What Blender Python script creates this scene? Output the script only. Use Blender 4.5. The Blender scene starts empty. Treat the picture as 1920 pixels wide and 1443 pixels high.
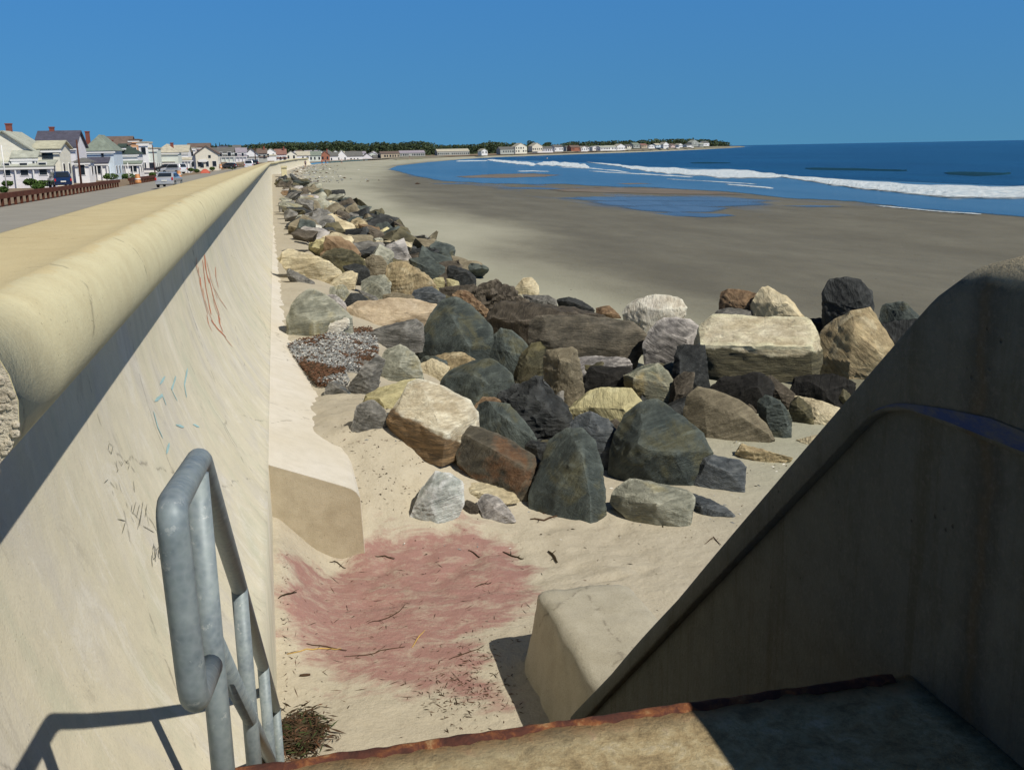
import bpy, bmesh, random
import numpy as np
from math import *
from mathutils import Vector, noise, Matrix
S = bpy.context.scene
COL = S.collection
# ------------------------------------------------------------------ camera
FPX = 1900.0; PITCH = atan(441 / FPX); PSI = radians(12.68); RHO = .0185
Fv = np.array([sin(PSI) * cos(PITCH), cos(PSI) * cos(PITCH), -sin(PITCH)])
R0 = np.array([cos(PSI), -sin(PSI), 0]); U0 = np.cross(R0, Fv)
Rv = R0 * cos(RHO) - U0 * sin(RHO); Uv = U0 * cos(RHO) + R0 * sin(RHO)
cd = bpy.data.cameras.new('camera'); cam = bpy.data.objects.new('camera', cd); COL.objects.link(cam)
cd.sensor_width = 36; cd.lens = FPX / 1920 * 36; cd.clip_start = .05; cd.clip_end = 60000
cam.matrix_world = Matrix(((Rv[0], Uv[0], -Fv[0], 0), (Rv[1], Uv[1], -Fv[1], 0), (Rv[2], Uv[2], -Fv[2], 0), (0, 0, 0, 1)))
S.camera = cam
# ------------------------------------------------------------------ sky, sun, exposure
SUN_D = Vector((-.56, .73, -1.0)).normalized()
world = bpy.data.worlds.new('World'); S.world = world; world.use_nodes = True
nt = world.node_tree; nt.nodes.clear()
wo = nt.nodes.new('ShaderNodeOutputWorld'); bg = nt.nodes.new('ShaderNodeBackground'); sk = nt.nodes.new('ShaderNodeTexSky')
sk.sky_type = 'NISHITA'; sk.sun_disc = False; sk.sun_elevation = radians(47.4); sk.sun_rotation = radians(142.5)
sk.altitude = 0; sk.air_density = 1; sk.dust_density = 0; sk.ozone_density = 10
bg.inputs[1].default_value = .115
# deep even blue down to the horizon: sample the sky a little higher, dimmer overhead
tc = nt.nodes.new('ShaderNodeTexCoord'); mp = nt.nodes.new('ShaderNodeMapping'); mp.inputs['Scale'].default_value = (1, 1, .8); mp.inputs['Location'].default_value = (0, 0, .24)
nt.links.new(tc.outputs['Generated'], mp.inputs[0]); nt.links.new(mp.outputs[0], sk.inputs[0])
sx = nt.nodes.new('ShaderNodeSeparateXYZ'); nt.links.new(tc.outputs['Generated'], sx.inputs[0])
cr = nt.nodes.new('ShaderNodeValToRGB'); nt.links.new(sx.outputs[2], cr.inputs[0])
cr.color_ramp.elements.new(.5)
for e_, (p_, c_) in zip(cr.color_ramp.elements, ((0, (.64, .95, .80, 1)), (.15, (.64, 1.12, 1.15, 1)), (.55, (.26, .34, .34, 1)))): e_.position = p_; e_.color = c_
mx = nt.nodes.new('ShaderNodeMix'); mx.data_type = 'RGBA'; mx.blend_type = 'MULTIPLY'; mx.inputs[0].default_value = 1
nt.links.new(sk.outputs[0], mx.inputs[6]); nt.links.new(cr.outputs[0], mx.inputs[7])
nt.links.new(mx.outputs[2], bg.inputs[0]); nt.links.new(bg.outputs[0], wo.inputs[0])
sd = bpy.data.lights.new('sun', 'SUN'); sd.energy = 4.6; sd.angle = radians(.5); sd.color = (1, .93, .8)
sun = bpy.data.objects.new('sun', sd); COL.objects.link(sun); sun.location = (20, -20, 40)
sun.rotation_euler = SUN_D.to_track_quat('-Z', 'Y').to_euler()
S.view_settings.view_transform = 'Standard'; S.view_settings.look = 'None'; S.view_settings.exposure = 0.0; S.view_settings.gamma = 1

# ------------------------------------------------------------------ helpers
def ray(x, y): return Fv * FPX + Rv * (x - 960) - Uv * (y - 721.5)
def onz(x, y, z): d = ray(x, y); return d * (z / d[2])
def ony(x, y, Y): d = ray(x, y); return d * (Y / d[1])
def onx(x, y, X): d = ray(x, y); return d * (X / d[0])
def sst(a, b, x):
    t = min(1, max(0, (x - a) / (b - a))); return t * t * (3 - 2 * t)
def lin(c):
    return tuple([(v / 12.92 if v <= .04045 else ((v + .055) / 1.055) ** 2.4) for v in (c[0] / 255, c[1] / 255, c[2] / 255)]) + (1,)
CX = [(0, 0), (200, 0), (276, 2), (385, 8.6), (466, 19.7), (526, 35), (600, 56), (680, 86), (780, 143), (850, 196), (975, 285), (1150, 405), (1490, 610), (2180, 985), (3250, 1500), (3400, 1560)]
CXY = [c[0] for c in CX]; CXX = [c[1] for c in CX]
def cx(Y): return float(np.interp(Y, CXY, CXX))
def dip(Y): return -.006 * max(0, min(Y, 250) - 10)
def link(o, parent=None):
    COL.objects.link(o)
    if parent: o.parent = parent
    return o
def tag(o, label=None, cat=None, group=None, kind=None):
    if label: o['label'] = label
    if cat: o['category'] = cat
    if group: o['group'] = group
    if kind: o['kind'] = kind
    return o
def mobj(name, verts, faces, mat, parent=None, smooth=False, loc=None):
    me = bpy.data.meshes.new(name)
    me.from_pydata([tuple(v) for v in verts], [], [tuple(f) for f in faces]); me.update()
    mats = mat if isinstance(mat, (list, tuple)) else [mat]
    for m in mats: me.materials.append(m)
    if smooth: me.polygons.foreach_set('use_smooth', [True] * len(me.polygons))
    o = bpy.data.objects.new(name, me); link(o, parent)
    if loc: o.location = loc
    return o
def bmobj(name, bm, mat, parent=None, smooth=False):
    me = bpy.data.meshes.new(name); bm.normal_update(); bm.to_mesh(me); bm.free()
    me.materials.append(mat)
    if smooth: me.polygons.foreach_set('use_smooth', [True] * len(me.polygons))
    return link(bpy.data.objects.new(name, me), parent)
def empty(name, loc, label, cat, group=None):
    o = bpy.data.objects.new(name, None); o.empty_display_size = .2; o.location = loc; link(o)
    return tag(o, label, cat, group)
class MB:
    def __init__(s): s.v = []; s.f = []
    def box(s, x0, x1, y0, y1, z0, z1):
        n = len(s.v)
        s.v += [(x0, y0, z0), (x1, y0, z0), (x1, y1, z0), (x0, y1, z0), (x0, y0, z1), (x1, y0, z1), (x1, y1, z1), (x0, y1, z1)]
        s.f += [tuple(n + i for i in q) for q in ((0, 3, 2, 1), (4, 5, 6, 7), (0, 1, 5, 4), (1, 2, 6, 5), (2, 3, 7, 6), (3, 0, 4, 7))]; return s
    def poly(s, pts): n = len(s.v); s.v += [tuple(p) for p in pts]; s.f.append(tuple(range(n, n + len(pts)))); return s
    def tube(s, pts, r, seg=10, cap=True):
        pts = [Vector(p) for p in pts]; n0 = len(s.v); up = None
        for i, p in enumerate(pts):
            t = ((pts[i + 1] - p).normalized() if i < len(pts) - 1 else Vector((0, 0, 0))) + ((p - pts[i - 1]).normalized() if i else Vector((0, 0, 0)))
            t.normalize()
            if up is None: up = Vector((1, 0, 0)) if abs(t.x) < .9 else Vector((0, 0, 1))
            a = t.cross(up).normalized(); b = a.cross(t).normalized(); up = b
            rr = r[i] if isinstance(r, (list, tuple)) else r
            for k in range(seg):
                q = 2 * pi * k / seg; s.v.append(tuple(p + a * cos(q) * rr + b * sin(q) * rr))
        for i in range(len(pts) - 1):
            for k in range(seg):
                k2 = (k + 1) % seg; s.f.append((n0 + i * seg + k, n0 + i * seg + k2, n0 + (i + 1) * seg + k2, n0 + (i + 1) * seg + k))
        if cap:
            s.f.append(tuple(n0 + k for k in range(seg))[::-1]); s.f.append(tuple(n0 + (len(pts) - 1) * seg + k for k in range(seg)))
        return s
    def obj(s, name, mat, parent=None, smooth=False, off=(0, 0, 0)):
        if parent is not None:
            l = parent.matrix_world.translation if False else parent.location
            s.v = [(a - l[0], b - l[1], c - l[2]) for a, b, c in s.v]
        return mobj(name, s.v, s.f, mat, parent, smooth)

# ------------------------------------------------------------------ materials
class G:
    def __init__(s, name):
        s.m = bpy.data.materials.new(name); s.m.use_nodes = True; s.t = s.m.node_tree
        s.b = s.t.nodes['Principled BSDF']; s.b.inputs['Roughness'].default_value = .85
        s.b.inputs['Specular IOR Level'].default_value = .3
    def n(s, typ, **k):
        nd = s.t.nodes.new('ShaderNode' + typ)
        for a, v in k.items():
            if a.startswith('i_'): s.set(nd.inputs[a[2:].replace('_', ' ')], v)
            else: setattr(nd, a, v)
        return nd
    def set(s, inp, v):
        if isinstance(v, bpy.types.NodeSocket): s.t.links.new(v, inp)
        else: inp.default_value = v
    def co(s, scale=(1, 1, 1), rot=(0, 0, 0), kind='Object', jit=False, spin=0):
        c = s.n('TexCoord').outputs[kind]
        if spin:
            vr = s.n('VectorRotate', rotation_type='AXIS_ANGLE'); s.set(vr.inputs['Vector'], c); vr.inputs['Axis'].default_value = (.75, .5, .35)
            s.set(vr.inputs['Angle'], s.math('MULTIPLY', s.math('SUBTRACT', s.n('ObjectInfo').outputs['Random'], .5), spin)); c = vr.outputs[0]
        if jit:
            a = s.n('VectorMath', operation='ADD'); s.set(a.inputs[0], c)
            oi = s.n('ObjectInfo'); mm = s.n('Math', operation='MULTIPLY'); s.set(mm.inputs[0], oi.outputs['Random']); mm.inputs[1].default_value = 57.3
            s.set(a.inputs[1], mm.outputs[0]); c = a.outputs[0]
        mp = s.n('Mapping'); s.set(mp.inputs[0], c); mp.inputs['Rotation'].default_value = rot; mp.inputs['Scale'].default_value = scale
        return mp.outputs[0]
    def noise(s, scale, co=None, detail=6, rough=.6, dist=0):
        nd = s.n('TexNoise'); nd.inputs['Scale'].default_value = scale; nd.inputs['Detail'].default_value = detail
        nd.inputs['Roughness'].default_value = rough; nd.inputs['Distortion'].default_value = dist
        if co is not None: s.set(nd.inputs['Vector'], co)
        return nd.outputs['Fac']
    def ramp(s, fac, stops, interp='LINEAR'):
        nd = s.n('ValToRGB'); s.set(nd.inputs[0], fac); cr = nd.color_ramp; cr.interpolation = interp
        while len(cr.elements) < len(stops): cr.elements.new(.5)
        for e, (p, c) in zip(cr.elements, stops):
            e.position = p; e.color = (c, c, c, 1) if isinstance(c, (int, float)) else (c if len(c) == 4 else tuple(c) + (1,))
        return nd.outputs[0]
    def mix(s, fac, a, b, mode='MIX'):
        nd = s.n('Mix', data_type='RGBA', blend_type=mode); s.set(nd.inputs[0], fac)
        for i, v in ((6, a), (7, b)):
            if not isinstance(v, bpy.types.NodeSocket) and len(v) == 3: v = tuple(v) + (1,)
            s.set(nd.inputs[i], v)
        return nd.outputs[2]
    def math(s, op, a, b=0.0, clamp=False):
        nd = s.n('Math', operation=op, use_clamp=clamp); s.set(nd.inputs[0], a); s.set(nd.inputs[1], b); return nd.outputs[0]
    def attr(s, name): return s.n('Attribute', attribute_name=name).outputs['Fac']
    def bump(s, h, strength=.4, dist=.02):
        nd = s.n('Bump'); nd.inputs['Strength'].default_value = strength; nd.inputs['Distance'].default_value = dist
        s.set(nd.inputs['Height'], h); s.set(s.b.inputs['Normal'], nd.outputs[0])
    def color(s, c): s.set(s.b.inputs['Base Color'], c if isinstance(c, bpy.types.NodeSocket) or len(c) == 4 else tuple(c) + (1,))
    def rough(s, v): s.set(s.b.inputs['Roughness'], v)

def plain(name, c, rough=.7, var=.25, scale=3, metal=0, bump=.15):
    g = G(name); n = g.noise(scale, g.co()); c = tuple(c)[:3]
    g.color(g.mix(g.ramp(n, [(.3, 0), (.7, 1)]), tuple(v * (1 - var) for v in c), tuple(min(1, v * (1 + var * .5)) for v in c)))
    g.rough(rough); g.b.inputs['Metallic'].default_value = metal
    g.bump(n, bump, .01); return g.m

def concrete(name, base, dark, light, spots=.5, streak=True, bumpd=.006, agg=.15, two=None):
    g = G(name); co = g.co()
    big = g.noise(.9, co, 5, .6); mid = g.noise(6, co, 6, .65); fine = g.noise(90, co, 3, .7)
    c = g.mix(g.ramp(big, [(.3, 0), (.7, 1)]), base, light)
    if two:
        xyz = g.n('SeparateXYZ'); g.set(xyz.inputs[0], co)
        e = g.math('ADD', g.math('SUBTRACT', xyz.outputs[0], two[1] - .5), g.math('MULTIPLY', g.math('SUBTRACT', g.noise(3, co, 6, .7), .5), .35))
        c = g.mix(g.math('MULTIPLY', g.ramp(e, [(.485, 0), (.515, 1)]), .85), c, two[0])
    c = g.mix(g.math('MULTIPLY', g.ramp(mid, [(.42, 0), (.75, 1)]), .40), c, dark)
    if streak:
        st = g.noise(4, g.co((1, 1.1, .16)), 7, .75, .8)
        c = g.mix(g.math('MULTIPLY', g.math('MULTIPLY', g.ramp(st, [(.50, 0), (.66, 1)]), g.ramp(g.noise(.7, g.co((1, 1, 1), (0, 1, 0)), 3), [(.4, .1), (.62, 1)])), .55), c, dark)
        hu = g.noise(1.4, g.co((1, 1, .55), (.3, 0, 1)), 5, .65, .5)
        c = g.mix(g.math('MULTIPLY', g.ramp(hu, [(.5, 0), (.66, 1)]), .45), c, (.50, .48, .47))
        c = g.mix(g.math('MULTIPLY', g.ramp(hu, [(.34, 1), (.46, 0)]), .45), c, (.47, .49, .37))
        st2 = g.noise(3.1, g.co((.8, 1, .18), (0, 0, .4)), 4, .7, .9)
        c = g.mix(g.math('MULTIPLY', g.ramp(st2, [(.5, 0), (.72, 1)]), .35), c, tuple(min(1, v * 1.12) for v in light[:3]))
    if streak:
        wz = g.noise(2.6, g.co((1, .9, .35), (0, 0, 2)), 9, .8, 1.2)
        c = g.mix(g.math('MULTIPLY', g.ramp(wz, [(.54, 0), (.60, 1)]), .35), c, (.74, .71, .64))
        c = g.mix(g.math('MULTIPLY', g.ramp(wz, [(.38, 1), (.43, 0)]), .30), c, (.33, .30, .23))
    cv = g.n('TexVoronoi', feature='DISTANCE_TO_EDGE'); cv.inputs['Scale'].default_value = .55
    cw = g.mix(.12, co, g.n('TexNoise', i_Vector=co, i_Scale=4.0, i_Detail=6.0).outputs['Color']); g.set(cv.inputs['Vector'], cw)
    c = g.mix(g.math('MULTIPLY', g.math('MULTIPLY', g.ramp(cv.outputs['Distance'], [(.0015, 1), (.005, 0)]), g.ramp(mid, [(.48, 0), (.54, 1)])), .55), c, (.14, .12, .09))
    c = g.mix(g.math('MULTIPLY', g.ramp(fine, [(.45, 0), (.8, 1)]), agg), c, (.12, .1, .08))
    vo = g.n('TexVoronoi'); vo.inputs['Scale'].default_value = 38; g.set(vo.inputs['Vector'], co)
    pit = g.ramp(vo.outputs['Distance'], [(.06, 1), (.13, 0)])
    pm = g.math('MULTIPLY', pit, g.ramp(g.noise(7, co, 2), [(.5, 0), (.62, 1)]))
    c = g.mix(g.math('MULTIPLY', pm, spots), c, (.07, .06, .05))
    g.color(c); g.rough(.88)
    h = g.math('SUBTRACT', g.math('ADD', g.math('MULTIPLY', fine, .5), g.math('MULTIPLY', mid, 1.2)), g.math('MULTIPLY', pm, .8))
    g.bump(h, .6, bumpd); return g.m

M = {}
M['cap'] = concrete('cap_concrete', (.57, .475, .27), (.44, .36, .20), (.62, .535, .32), .6, False, two=((.63, .585, .385), -.75))
M['face'] = concrete('face_concrete', (.59, .545, .405), (.45, .42, .33), (.66, .61, .48), .3, True)
M['apron'] = concrete('apron_concrete', (.60, .55, .45), (.46, .42, .33), (.67, .63, .56), .3, False)
M['plinth'] = concrete('plinth_concrete', (.42, .37, .27), (.30, .26, .18), (.5, .45, .34), .3, False)
M['block'] = concrete('block_concrete', (.40, .365, .28), (.27, .24, .17), (.49, .455, .36), .9, False, .014, .4)
def landing_mat():
    g = G('landing_concrete'); co = g.co(); n = g.noise(11, co, 9, .75, .4); m = g.noise(34, co, 6, .8); b = g.noise(3, co, 5, .6)
    c = g.ramp(n, [(.34, (.22, .17, .095)), (.46, (.40, .31, .175)), (.56, (.49, .41, .25)), (.7, (.60, .54, .42))])
    c = g.mix(g.math('MULTIPLY', g.ramp(m, [(.48, 0), (.62, 1)]), .4), c, (.14, .11, .065))
    c = g.mix(g.math('MULTIPLY', g.ramp(b, [(.48, 0), (.65, 1)]), .2), c, (.34, .33, .24))
    xyz = g.n('SeparateXYZ'); g.set(xyz.inputs[0], co)
    e = g.math('ADD', xyz.outputs[1], g.math('MULTIPLY', g.math('SUBTRACT', n, .5), .35))
    c = g.mix(g.math('MULTIPLY', g.ramp(g.math('ADD', e, .55), [(.50, 0), (.58, 1)]), .7), c, (.40, .20, .07))
    g.color(c); g.rough(.92); g.bump(g.math('ADD', n, m), .8, .012); return g.m
M['landing'] = landing_mat()
M['agg'] = concrete('aggregate_concrete', (.42, .38, .3), (.16, .12, .09), (.6, .55, .45), 1, False, .03, .7)
# stair side wall: old grey concrete with dark weeping streaks
def sidewall_mat():
    g = G('sidewall_concrete'); co = g.co()
    big = g.noise(1.6, co, 6, .65); fine = g.noise(60, co, 5, .75); mid = g.noise(9, co, 6, .7)
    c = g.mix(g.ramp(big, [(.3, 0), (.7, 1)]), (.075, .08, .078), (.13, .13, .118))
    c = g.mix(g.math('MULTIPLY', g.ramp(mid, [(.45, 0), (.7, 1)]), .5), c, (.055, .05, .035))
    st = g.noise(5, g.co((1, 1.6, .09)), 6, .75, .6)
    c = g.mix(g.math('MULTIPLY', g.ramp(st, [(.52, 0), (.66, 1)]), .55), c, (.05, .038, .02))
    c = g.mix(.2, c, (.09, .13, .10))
    xyz = g.n('SeparateXYZ'); g.set(xyz.inputs[0], co)
    dy = g.math('ABSOLUTE', g.math('ADD', g.math('ADD', xyz.outputs[1], 1.32), g.math('MULTIPLY', g.math('SUBTRACT', g.noise(6, co, 4), .5), .12)))
    c = g.mix(g.math('MULTIPLY', g.ramp(dy, [(.02, 1), (.09, 0)]), .6), c, (.035, .036, .032))
    c = g.mix(g.math('MULTIPLY', g.ramp(dy, [(.006, 1), (.03, 0)]), .5), c, (.10, .08, .045))
    vo = g.n('TexVoronoi'); vo.inputs['Scale'].default_value = 30; g.set(vo.inputs['Vector'], co)
    pm = g.math('MULTIPLY', g.ramp(vo.outputs['Distance'], [(.10, 1), (.2, 0)]), g.ramp(g.noise(5, co, 3), [(.58, 0), (.66, 1)]))
    c = g.mix(g.math('MULTIPLY', pm, .6), c, (.012, .012, .012))
    c = g.mix(g.math('MULTIPLY', g.ramp(fine, [(.5, 0), (.75, 1)]), .45), c, (.17, .165, .15))
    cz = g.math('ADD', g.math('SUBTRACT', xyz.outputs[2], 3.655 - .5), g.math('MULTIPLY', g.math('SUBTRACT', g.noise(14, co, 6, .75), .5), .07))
    c = g.mix(g.math('MULTIPLY', g.ramp(cz, [(.49, 0), (.52, 1)]), .85), c, g.mix(g.ramp(fine, [(.4, 0), (.7, 1)]), (.42, .37, .26), (.30, .26, .18)))  # crown painted paler for its sunlight, face below kept dark for its shade
    g.color(c); g.rough(.9); g.bump(g.math('SUBTRACT', g.math('ADD', fine, g.math('MULTIPLY', mid, 1.5)), pm), .9, .012); return g.m
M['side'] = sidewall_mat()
M['end'] = concrete('weathered_end_concrete', (.36, .30, .20), (.20, .155, .09), (.46, .40, .29), .7, False, .012, .3)

def rock_mat(name, a, b, dark, stripe=.5, rot=(0, 0, 0), sfreq=5, darkamt=.4, lich=None, bump=.8, zs=None):
    g = G(name); sp_ = 0 if name[5:] in ('slab', 'striped', 'banded', 'driftwood') else 3.6; co = g.co((1, 1, 1), rot, jit=True, spin=sp_); cs = g.co((.35, .35, 1), rot, jit=True, spin=sp_)
    st = g.noise(sfreq, cs, 7, .65, .25); bl = g.noise(1.7, co, 6, .62); fi = g.noise(24, co, 5, .7)
    c = g.mix(g.ramp(bl, [(.35, 0), (.65, 1)]), a, b)
    c = g.mix(g.math('MULTIPLY', g.ramp(st, [(.42, 0), (.58, 1)]), stripe), c, dark)
    c = g.mix(g.math('MULTIPLY', g.ramp(g.noise(3.2, co, 8, .7, .4), [(.5, 0), (.62, 1)]), darkamt), c, dark)
    if lich: c = g.mix(g.math('MULTIPLY', g.ramp(g.noise(2.3, g.co((1, 1, 1), (1, 2, 3), jit=True), 5, .6, .3), [(.52, 0), (.62, 1)]), .75), c, lich)
    c = g.mix(g.math('MULTIPLY', g.ramp(fi, [(.4, 0), (.75, 1)]), .35), c, tuple(v * .45 for v in dark))
    thin = g.noise(sfreq * 4.5, g.co((.13, .13, 1), rot, jit=True, spin=sp_), 6, .7, .5)
    c = g.mix(g.math('MULTIPLY', g.ramp(thin, [(.46, 0), (.56, 1)]), .12 + stripe * .35), c, tuple(v * .7 for v in dark))
    c = g.mix(g.math('MULTIPLY', g.ramp(thin, [(.34, 1), (.42, 0)]), .45), c, tuple(min(.85, v * 1.45) for v in b))
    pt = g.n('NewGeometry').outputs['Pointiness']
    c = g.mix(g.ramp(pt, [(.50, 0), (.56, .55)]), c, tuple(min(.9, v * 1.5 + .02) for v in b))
    c = g.mix(g.ramp(pt, [(.42, .7), (.49, 0)]), c, tuple(v * .5 for v in dark))  # shade of the crevices painted into the colour where the mesh is hollow
    if zs:
        xyz = g.n('SeparateXYZ'); g.set(xyz.inputs[0], g.n('TexCoord').outputs['Object'])
        lv = g.math('ADD', g.math('ADD', xyz.outputs[2], g.math('MULTIPLY', xyz.outputs[0], zs[1])), g.math('MULTIPLY', g.math('SUBTRACT', bl, .5), .35))
        c = g.mix(g.ramp(g.math('ADD', g.math('MULTIPLY', lv, 1.0), .5 - zs[0]), [(.47, .93), (.51, 0)]), c, g.mix(g.ramp(thin, [(.42, 0), (.62, 1)]), zs[2], tuple(v * 3.2 for v in zs[2])))
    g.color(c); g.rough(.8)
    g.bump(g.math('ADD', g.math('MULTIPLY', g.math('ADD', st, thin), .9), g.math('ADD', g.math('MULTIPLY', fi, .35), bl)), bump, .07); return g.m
RM = {}
def RMdef(k, *a, **kw): RM[k] = rock_mat('rock_' + k, *a, **kw)
RMdef('cream', (.66, .60, .43), (.56, .48, .31), (.30, .24, .15), .3, (.3, .2, 0), 4, .3)
RMdef('white', (.78, .75, .67), (.66, .61, .50), (.36, .30, .22), .35, (.5, .6, .2), 7, .25)
RMdef('slab', (.76, .70, .54), (.66, .58, .40), (.34, .27, .16), .45, (.05, .08, 0), 7, .15, zs=(.52, 0, (.04, .036, .02)))
RMdef('yellow', (.56, .51, .29), (.46, .41, .22), (.24, .21, .12), .25, (.5, .1, 0), 4, .3, (.6, .56, .34))
RMdef('golden', (.50, .41, .24), (.40, .31, .18), (.11, .085, .045), .45, (1.2, .4, 0), 4, .65, (.60, .53, .36))
RMdef('striped', (.80, .73, .56), (.76, .68, .50), (.42, .34, .22), .7, (.25, .1, .9), 9, .05, zs=(.37, .4, (.10, .062, .03)))  # brown lower side: the block's shade painted in by height
RMdef('driftwood', (.60, .50, .30), (.52, .42, .24), (.22, .15, .08), .5, (1.5, .2, .3), 6, .2)
RMdef('tan', (.28, .24, .165), (.21, .18, .12), (.085, .07, .045), .45, (.5, -.5, .3), 5, .4)
RMdef('peach', (.60, .51, .38), (.50, .40, .27), (.22, .15, .085), .4, (.1, .2, 0), 4, .35)
RMdef('sage', (.27, .275, .22), (.38, .375, .30), (.10, .105, .08), .5, (.4, .5, .2), 5, .4, (.36, .32, .18))
RMdef('grey', (.15, .145, .13), (.23, .22, .20), (.055, .055, .05), .5, (.6, -.5, 0), 5, .45)
RMdef('lilac', (.32, .30, .29), (.48, .45, .42), (.06, .058, .058), .55, (.9, .4, 0), 5, .6)
RMdef('slate', (.052, .066, .062), (.095, .112, .10), (.020, .026, .026), .4, (.9, .5, .3), 5, .45, (.12, .115, .065))
RMdef('blueslate', (.08, .095, .108), (.14, .15, .155), (.03, .038, .045), .5, (1.2, .2, 0), 6, .4)
RMdef('char', (.026, .029, .030), (.055, .058, .057), (.010, .012, .013), .4, (.8, 1.0, 0), 5, .5)
RMdef('brown', (.075, .062, .045), (.12, .10, .075), (.028, .024, .018), .5, (.3, .3, 0), 6, .4)
RMdef('banded', (.115, .105, .085), (.18, .155, .115), (.04, .038, .03), .6, (.05, .05, 0), 7, .35)
RMdef('mossy', (.06, .058, .034), (.12, .105, .06), (.018, .02, .013), .4, (.6, 1.0, 0), 4, .5, (.17, .15, .07))
RMdef('rust', (.17, .10, .055), (.26, .18, .105), (.055, .035, .022), .35, (.3, .2, 0), 4, .5)
RMdef('quartz', (.42, .46, .43), (.66, .67, .63), (.15, .17, .16), .25, (.8, .5, 0), 4, .45)
RMdef('rustslate', (.08, .07, .052), (.115, .10, .07), (.028, .028, .024), .4, (.5, .6, 0), 5, .45, (.19, .095, .045))
RMdef('greenochre', (.20, .22, .16), (.36, .34, .25), (.07, .065, .045), .5, (1.1, .9, 0), 6, .35, (.42, .32, .13))
RMdef('black', (.012, .011, .009), (.02, .018, .015), (.006, .006, .006), .4, (.4, .8, 0), 4, .5)  # near-black made to stand in for the shadowed voids among the boulders

def sand_mat():
    g = G('beach_sand'); co = g.co()
    n1 = g.noise(1.2, co, 5, .6); n2 = g.noise(45, co, 4, .75); n3 = g.noise(.25, g.co((1, .35, 1)), 5, .6)
    dry = g.mix(g.ramp(n1, [(.3, 0), (.7, 1)]), (.415, .37, .285), (.475, .43, .335))
    dry = g.mix(g.math('MULTIPLY', g.ramp(g.noise(7, co, 6, .7), [(.5, 0), (.75, 1)]), .3), dry, (.30, .25, .17))
    wetc = g.mix(g.ramp(n3, [(.35, 0), (.65, 1)]), (.145, .132, .092), (.185, .172, .125))
    far = g.mix(g.ramp(g.noise(.12, g.co((1, .4, 1)), 6, .65), [(.4, 0), (.6, 1)]), (.345, .34, .26), (.405, .395, .31))
    c = g.mix(g.attr('mid'), dry, far)
    c = g.mix(g.attr('wet'), c, wetc)
    gm = g.math('ADD', g.attr('garnet'), g.math('MULTIPLY', g.math('SUBTRACT', g.noise(2.2, g.co((.7, 1.2, 1), (0, 0, .25)), 8, .7, .5), .5), 2.2))
    gm = g.ramp(gm, [(.40, 0), (.74, 1)])
    gm = g.math('MULTIPLY', gm, g.ramp(g.noise(4.5, g.co((.8, 1.4, 1), (0, 0, .2)), 9, .8, .3), [(.38, .45), (.52, 1)]))
    gm = g.math('MULTIPLY', gm, g.ramp(g.attr('garnet'), [(.02, 0), (.3, 1)]))
    c = g.mix(g.math('MULTIPLY', gm, .85), c, g.mix(n1, (.33, .155, .14), (.235, .115, .105)))
    c = g.mix(g.math('MULTIPLY', g.ramp(n2, [(.5, 0), (.8, 1)]), .3), c, (.12, .09, .06))
    vo = g.n('TexVoronoi'); vo.inputs['Scale'].default_value = 5; g.set(vo.inputs['Vector'], co)
    sp = g.math('MULTIPLY', g.ramp(vo.outputs['Distance'], [(.05, 1), (.09, 0)]), g.ramp(g.noise(.9, co, 2), [(.5, 0), (.58, 1)]))
    c = g.mix(g.math('MULTIPLY', sp, .6), c, (.09, .07, .045))
    c = g.mix(g.math('MULTIPLY', g.math('MULTIPLY', g.ramp(g.noise(.5, g.co((1, .5, 1)), 8, .8), [(.42, 0), (.62, 1)]), g.attr('wet')), .4), c, (.10, .092, .066))
    sh = g.math('MULTIPLY', g.attr('sheen'), g.ramp(g.noise(.16, g.co((1, .2, 1), (0, 0, -.35)), 7, .7, .3), [(.5, 0), (.6, 1)]))
    g.color(g.mix(g.math('MULTIPLY', sh, .35), c, (.10, .11, .13))); g.rough(g.math('SUBTRACT', g.math('SUBTRACT', .93, g.math('MULTIPLY', g.attr('wet'), .3)), g.math('MULTIPLY', sh, .38)))
    h = g.math('ADD', g.math('MULTIPLY', n2, .3), g.math('ADD', g.math('MULTIPLY', g.noise(9, co, 5, .6), 1), g.math('MULTIPLY', n1, 1.5)))
    g.bump(h, .5, .05); return g.m
M['sand'] = sand_mat()
def add_alpha(g, lo=.25, hi=.75, attr='a', sc=(.9, .22, 1), ns=.9):
    n = g.noise(ns, g.co(sc), 7, .7, .4); a = g.math('ADD', g.attr(attr), g.math('MULTIPLY', g.math('SUBTRACT', n, .5), 1.1)); g.set(g.b.inputs['Alpha'], g.ramp(a, [(lo, 0), (hi, 1)]))
def sea_mat(name, deep, shallow, rough, bs, bd, scale=(1, .5, 1), nsc=.35, al=False):
    g = G(name)
    n = g.noise(nsc, g.co(scale), 8, .7, .3); n2 = g.noise(.02, g.co((1, .3, 1)), 5, .6)
    n3 = g.noise(.09, g.co((1, .16, 1), (0, 0, -.5)), 8, .75, .4)
    c = g.mix(g.ramp(n2, [(.35, 0), (.65, 1)]), deep, shallow); c = g.mix(g.math('MULTIPLY', g.ramp(n3, [(.46, 0), (.60, 1)]), .45), c, tuple(v * .45 for v in deep)); c = g.mix(g.math('MULTIPLY', g.ramp(n3, [(.36, 1), (.43, 0)]), .35), c, tuple(min(1, v * 1.5 + .01) for v in shallow)); g.color(c); g.rough(rough)
    g.b.inputs['IOR'].default_value = 1.33; g.b.inputs['Specular IOR Level'].default_value = .5
    g.bump(n, bs, bd)
    if al: add_alpha(g, *(al if isinstance(al, tuple) else (.2, .8)))
    return g.m
M['sea'] = sea_mat('sea_water', (.005, .052, .15), (.008, .080, .20), .28, .9, 1.2)
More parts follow.
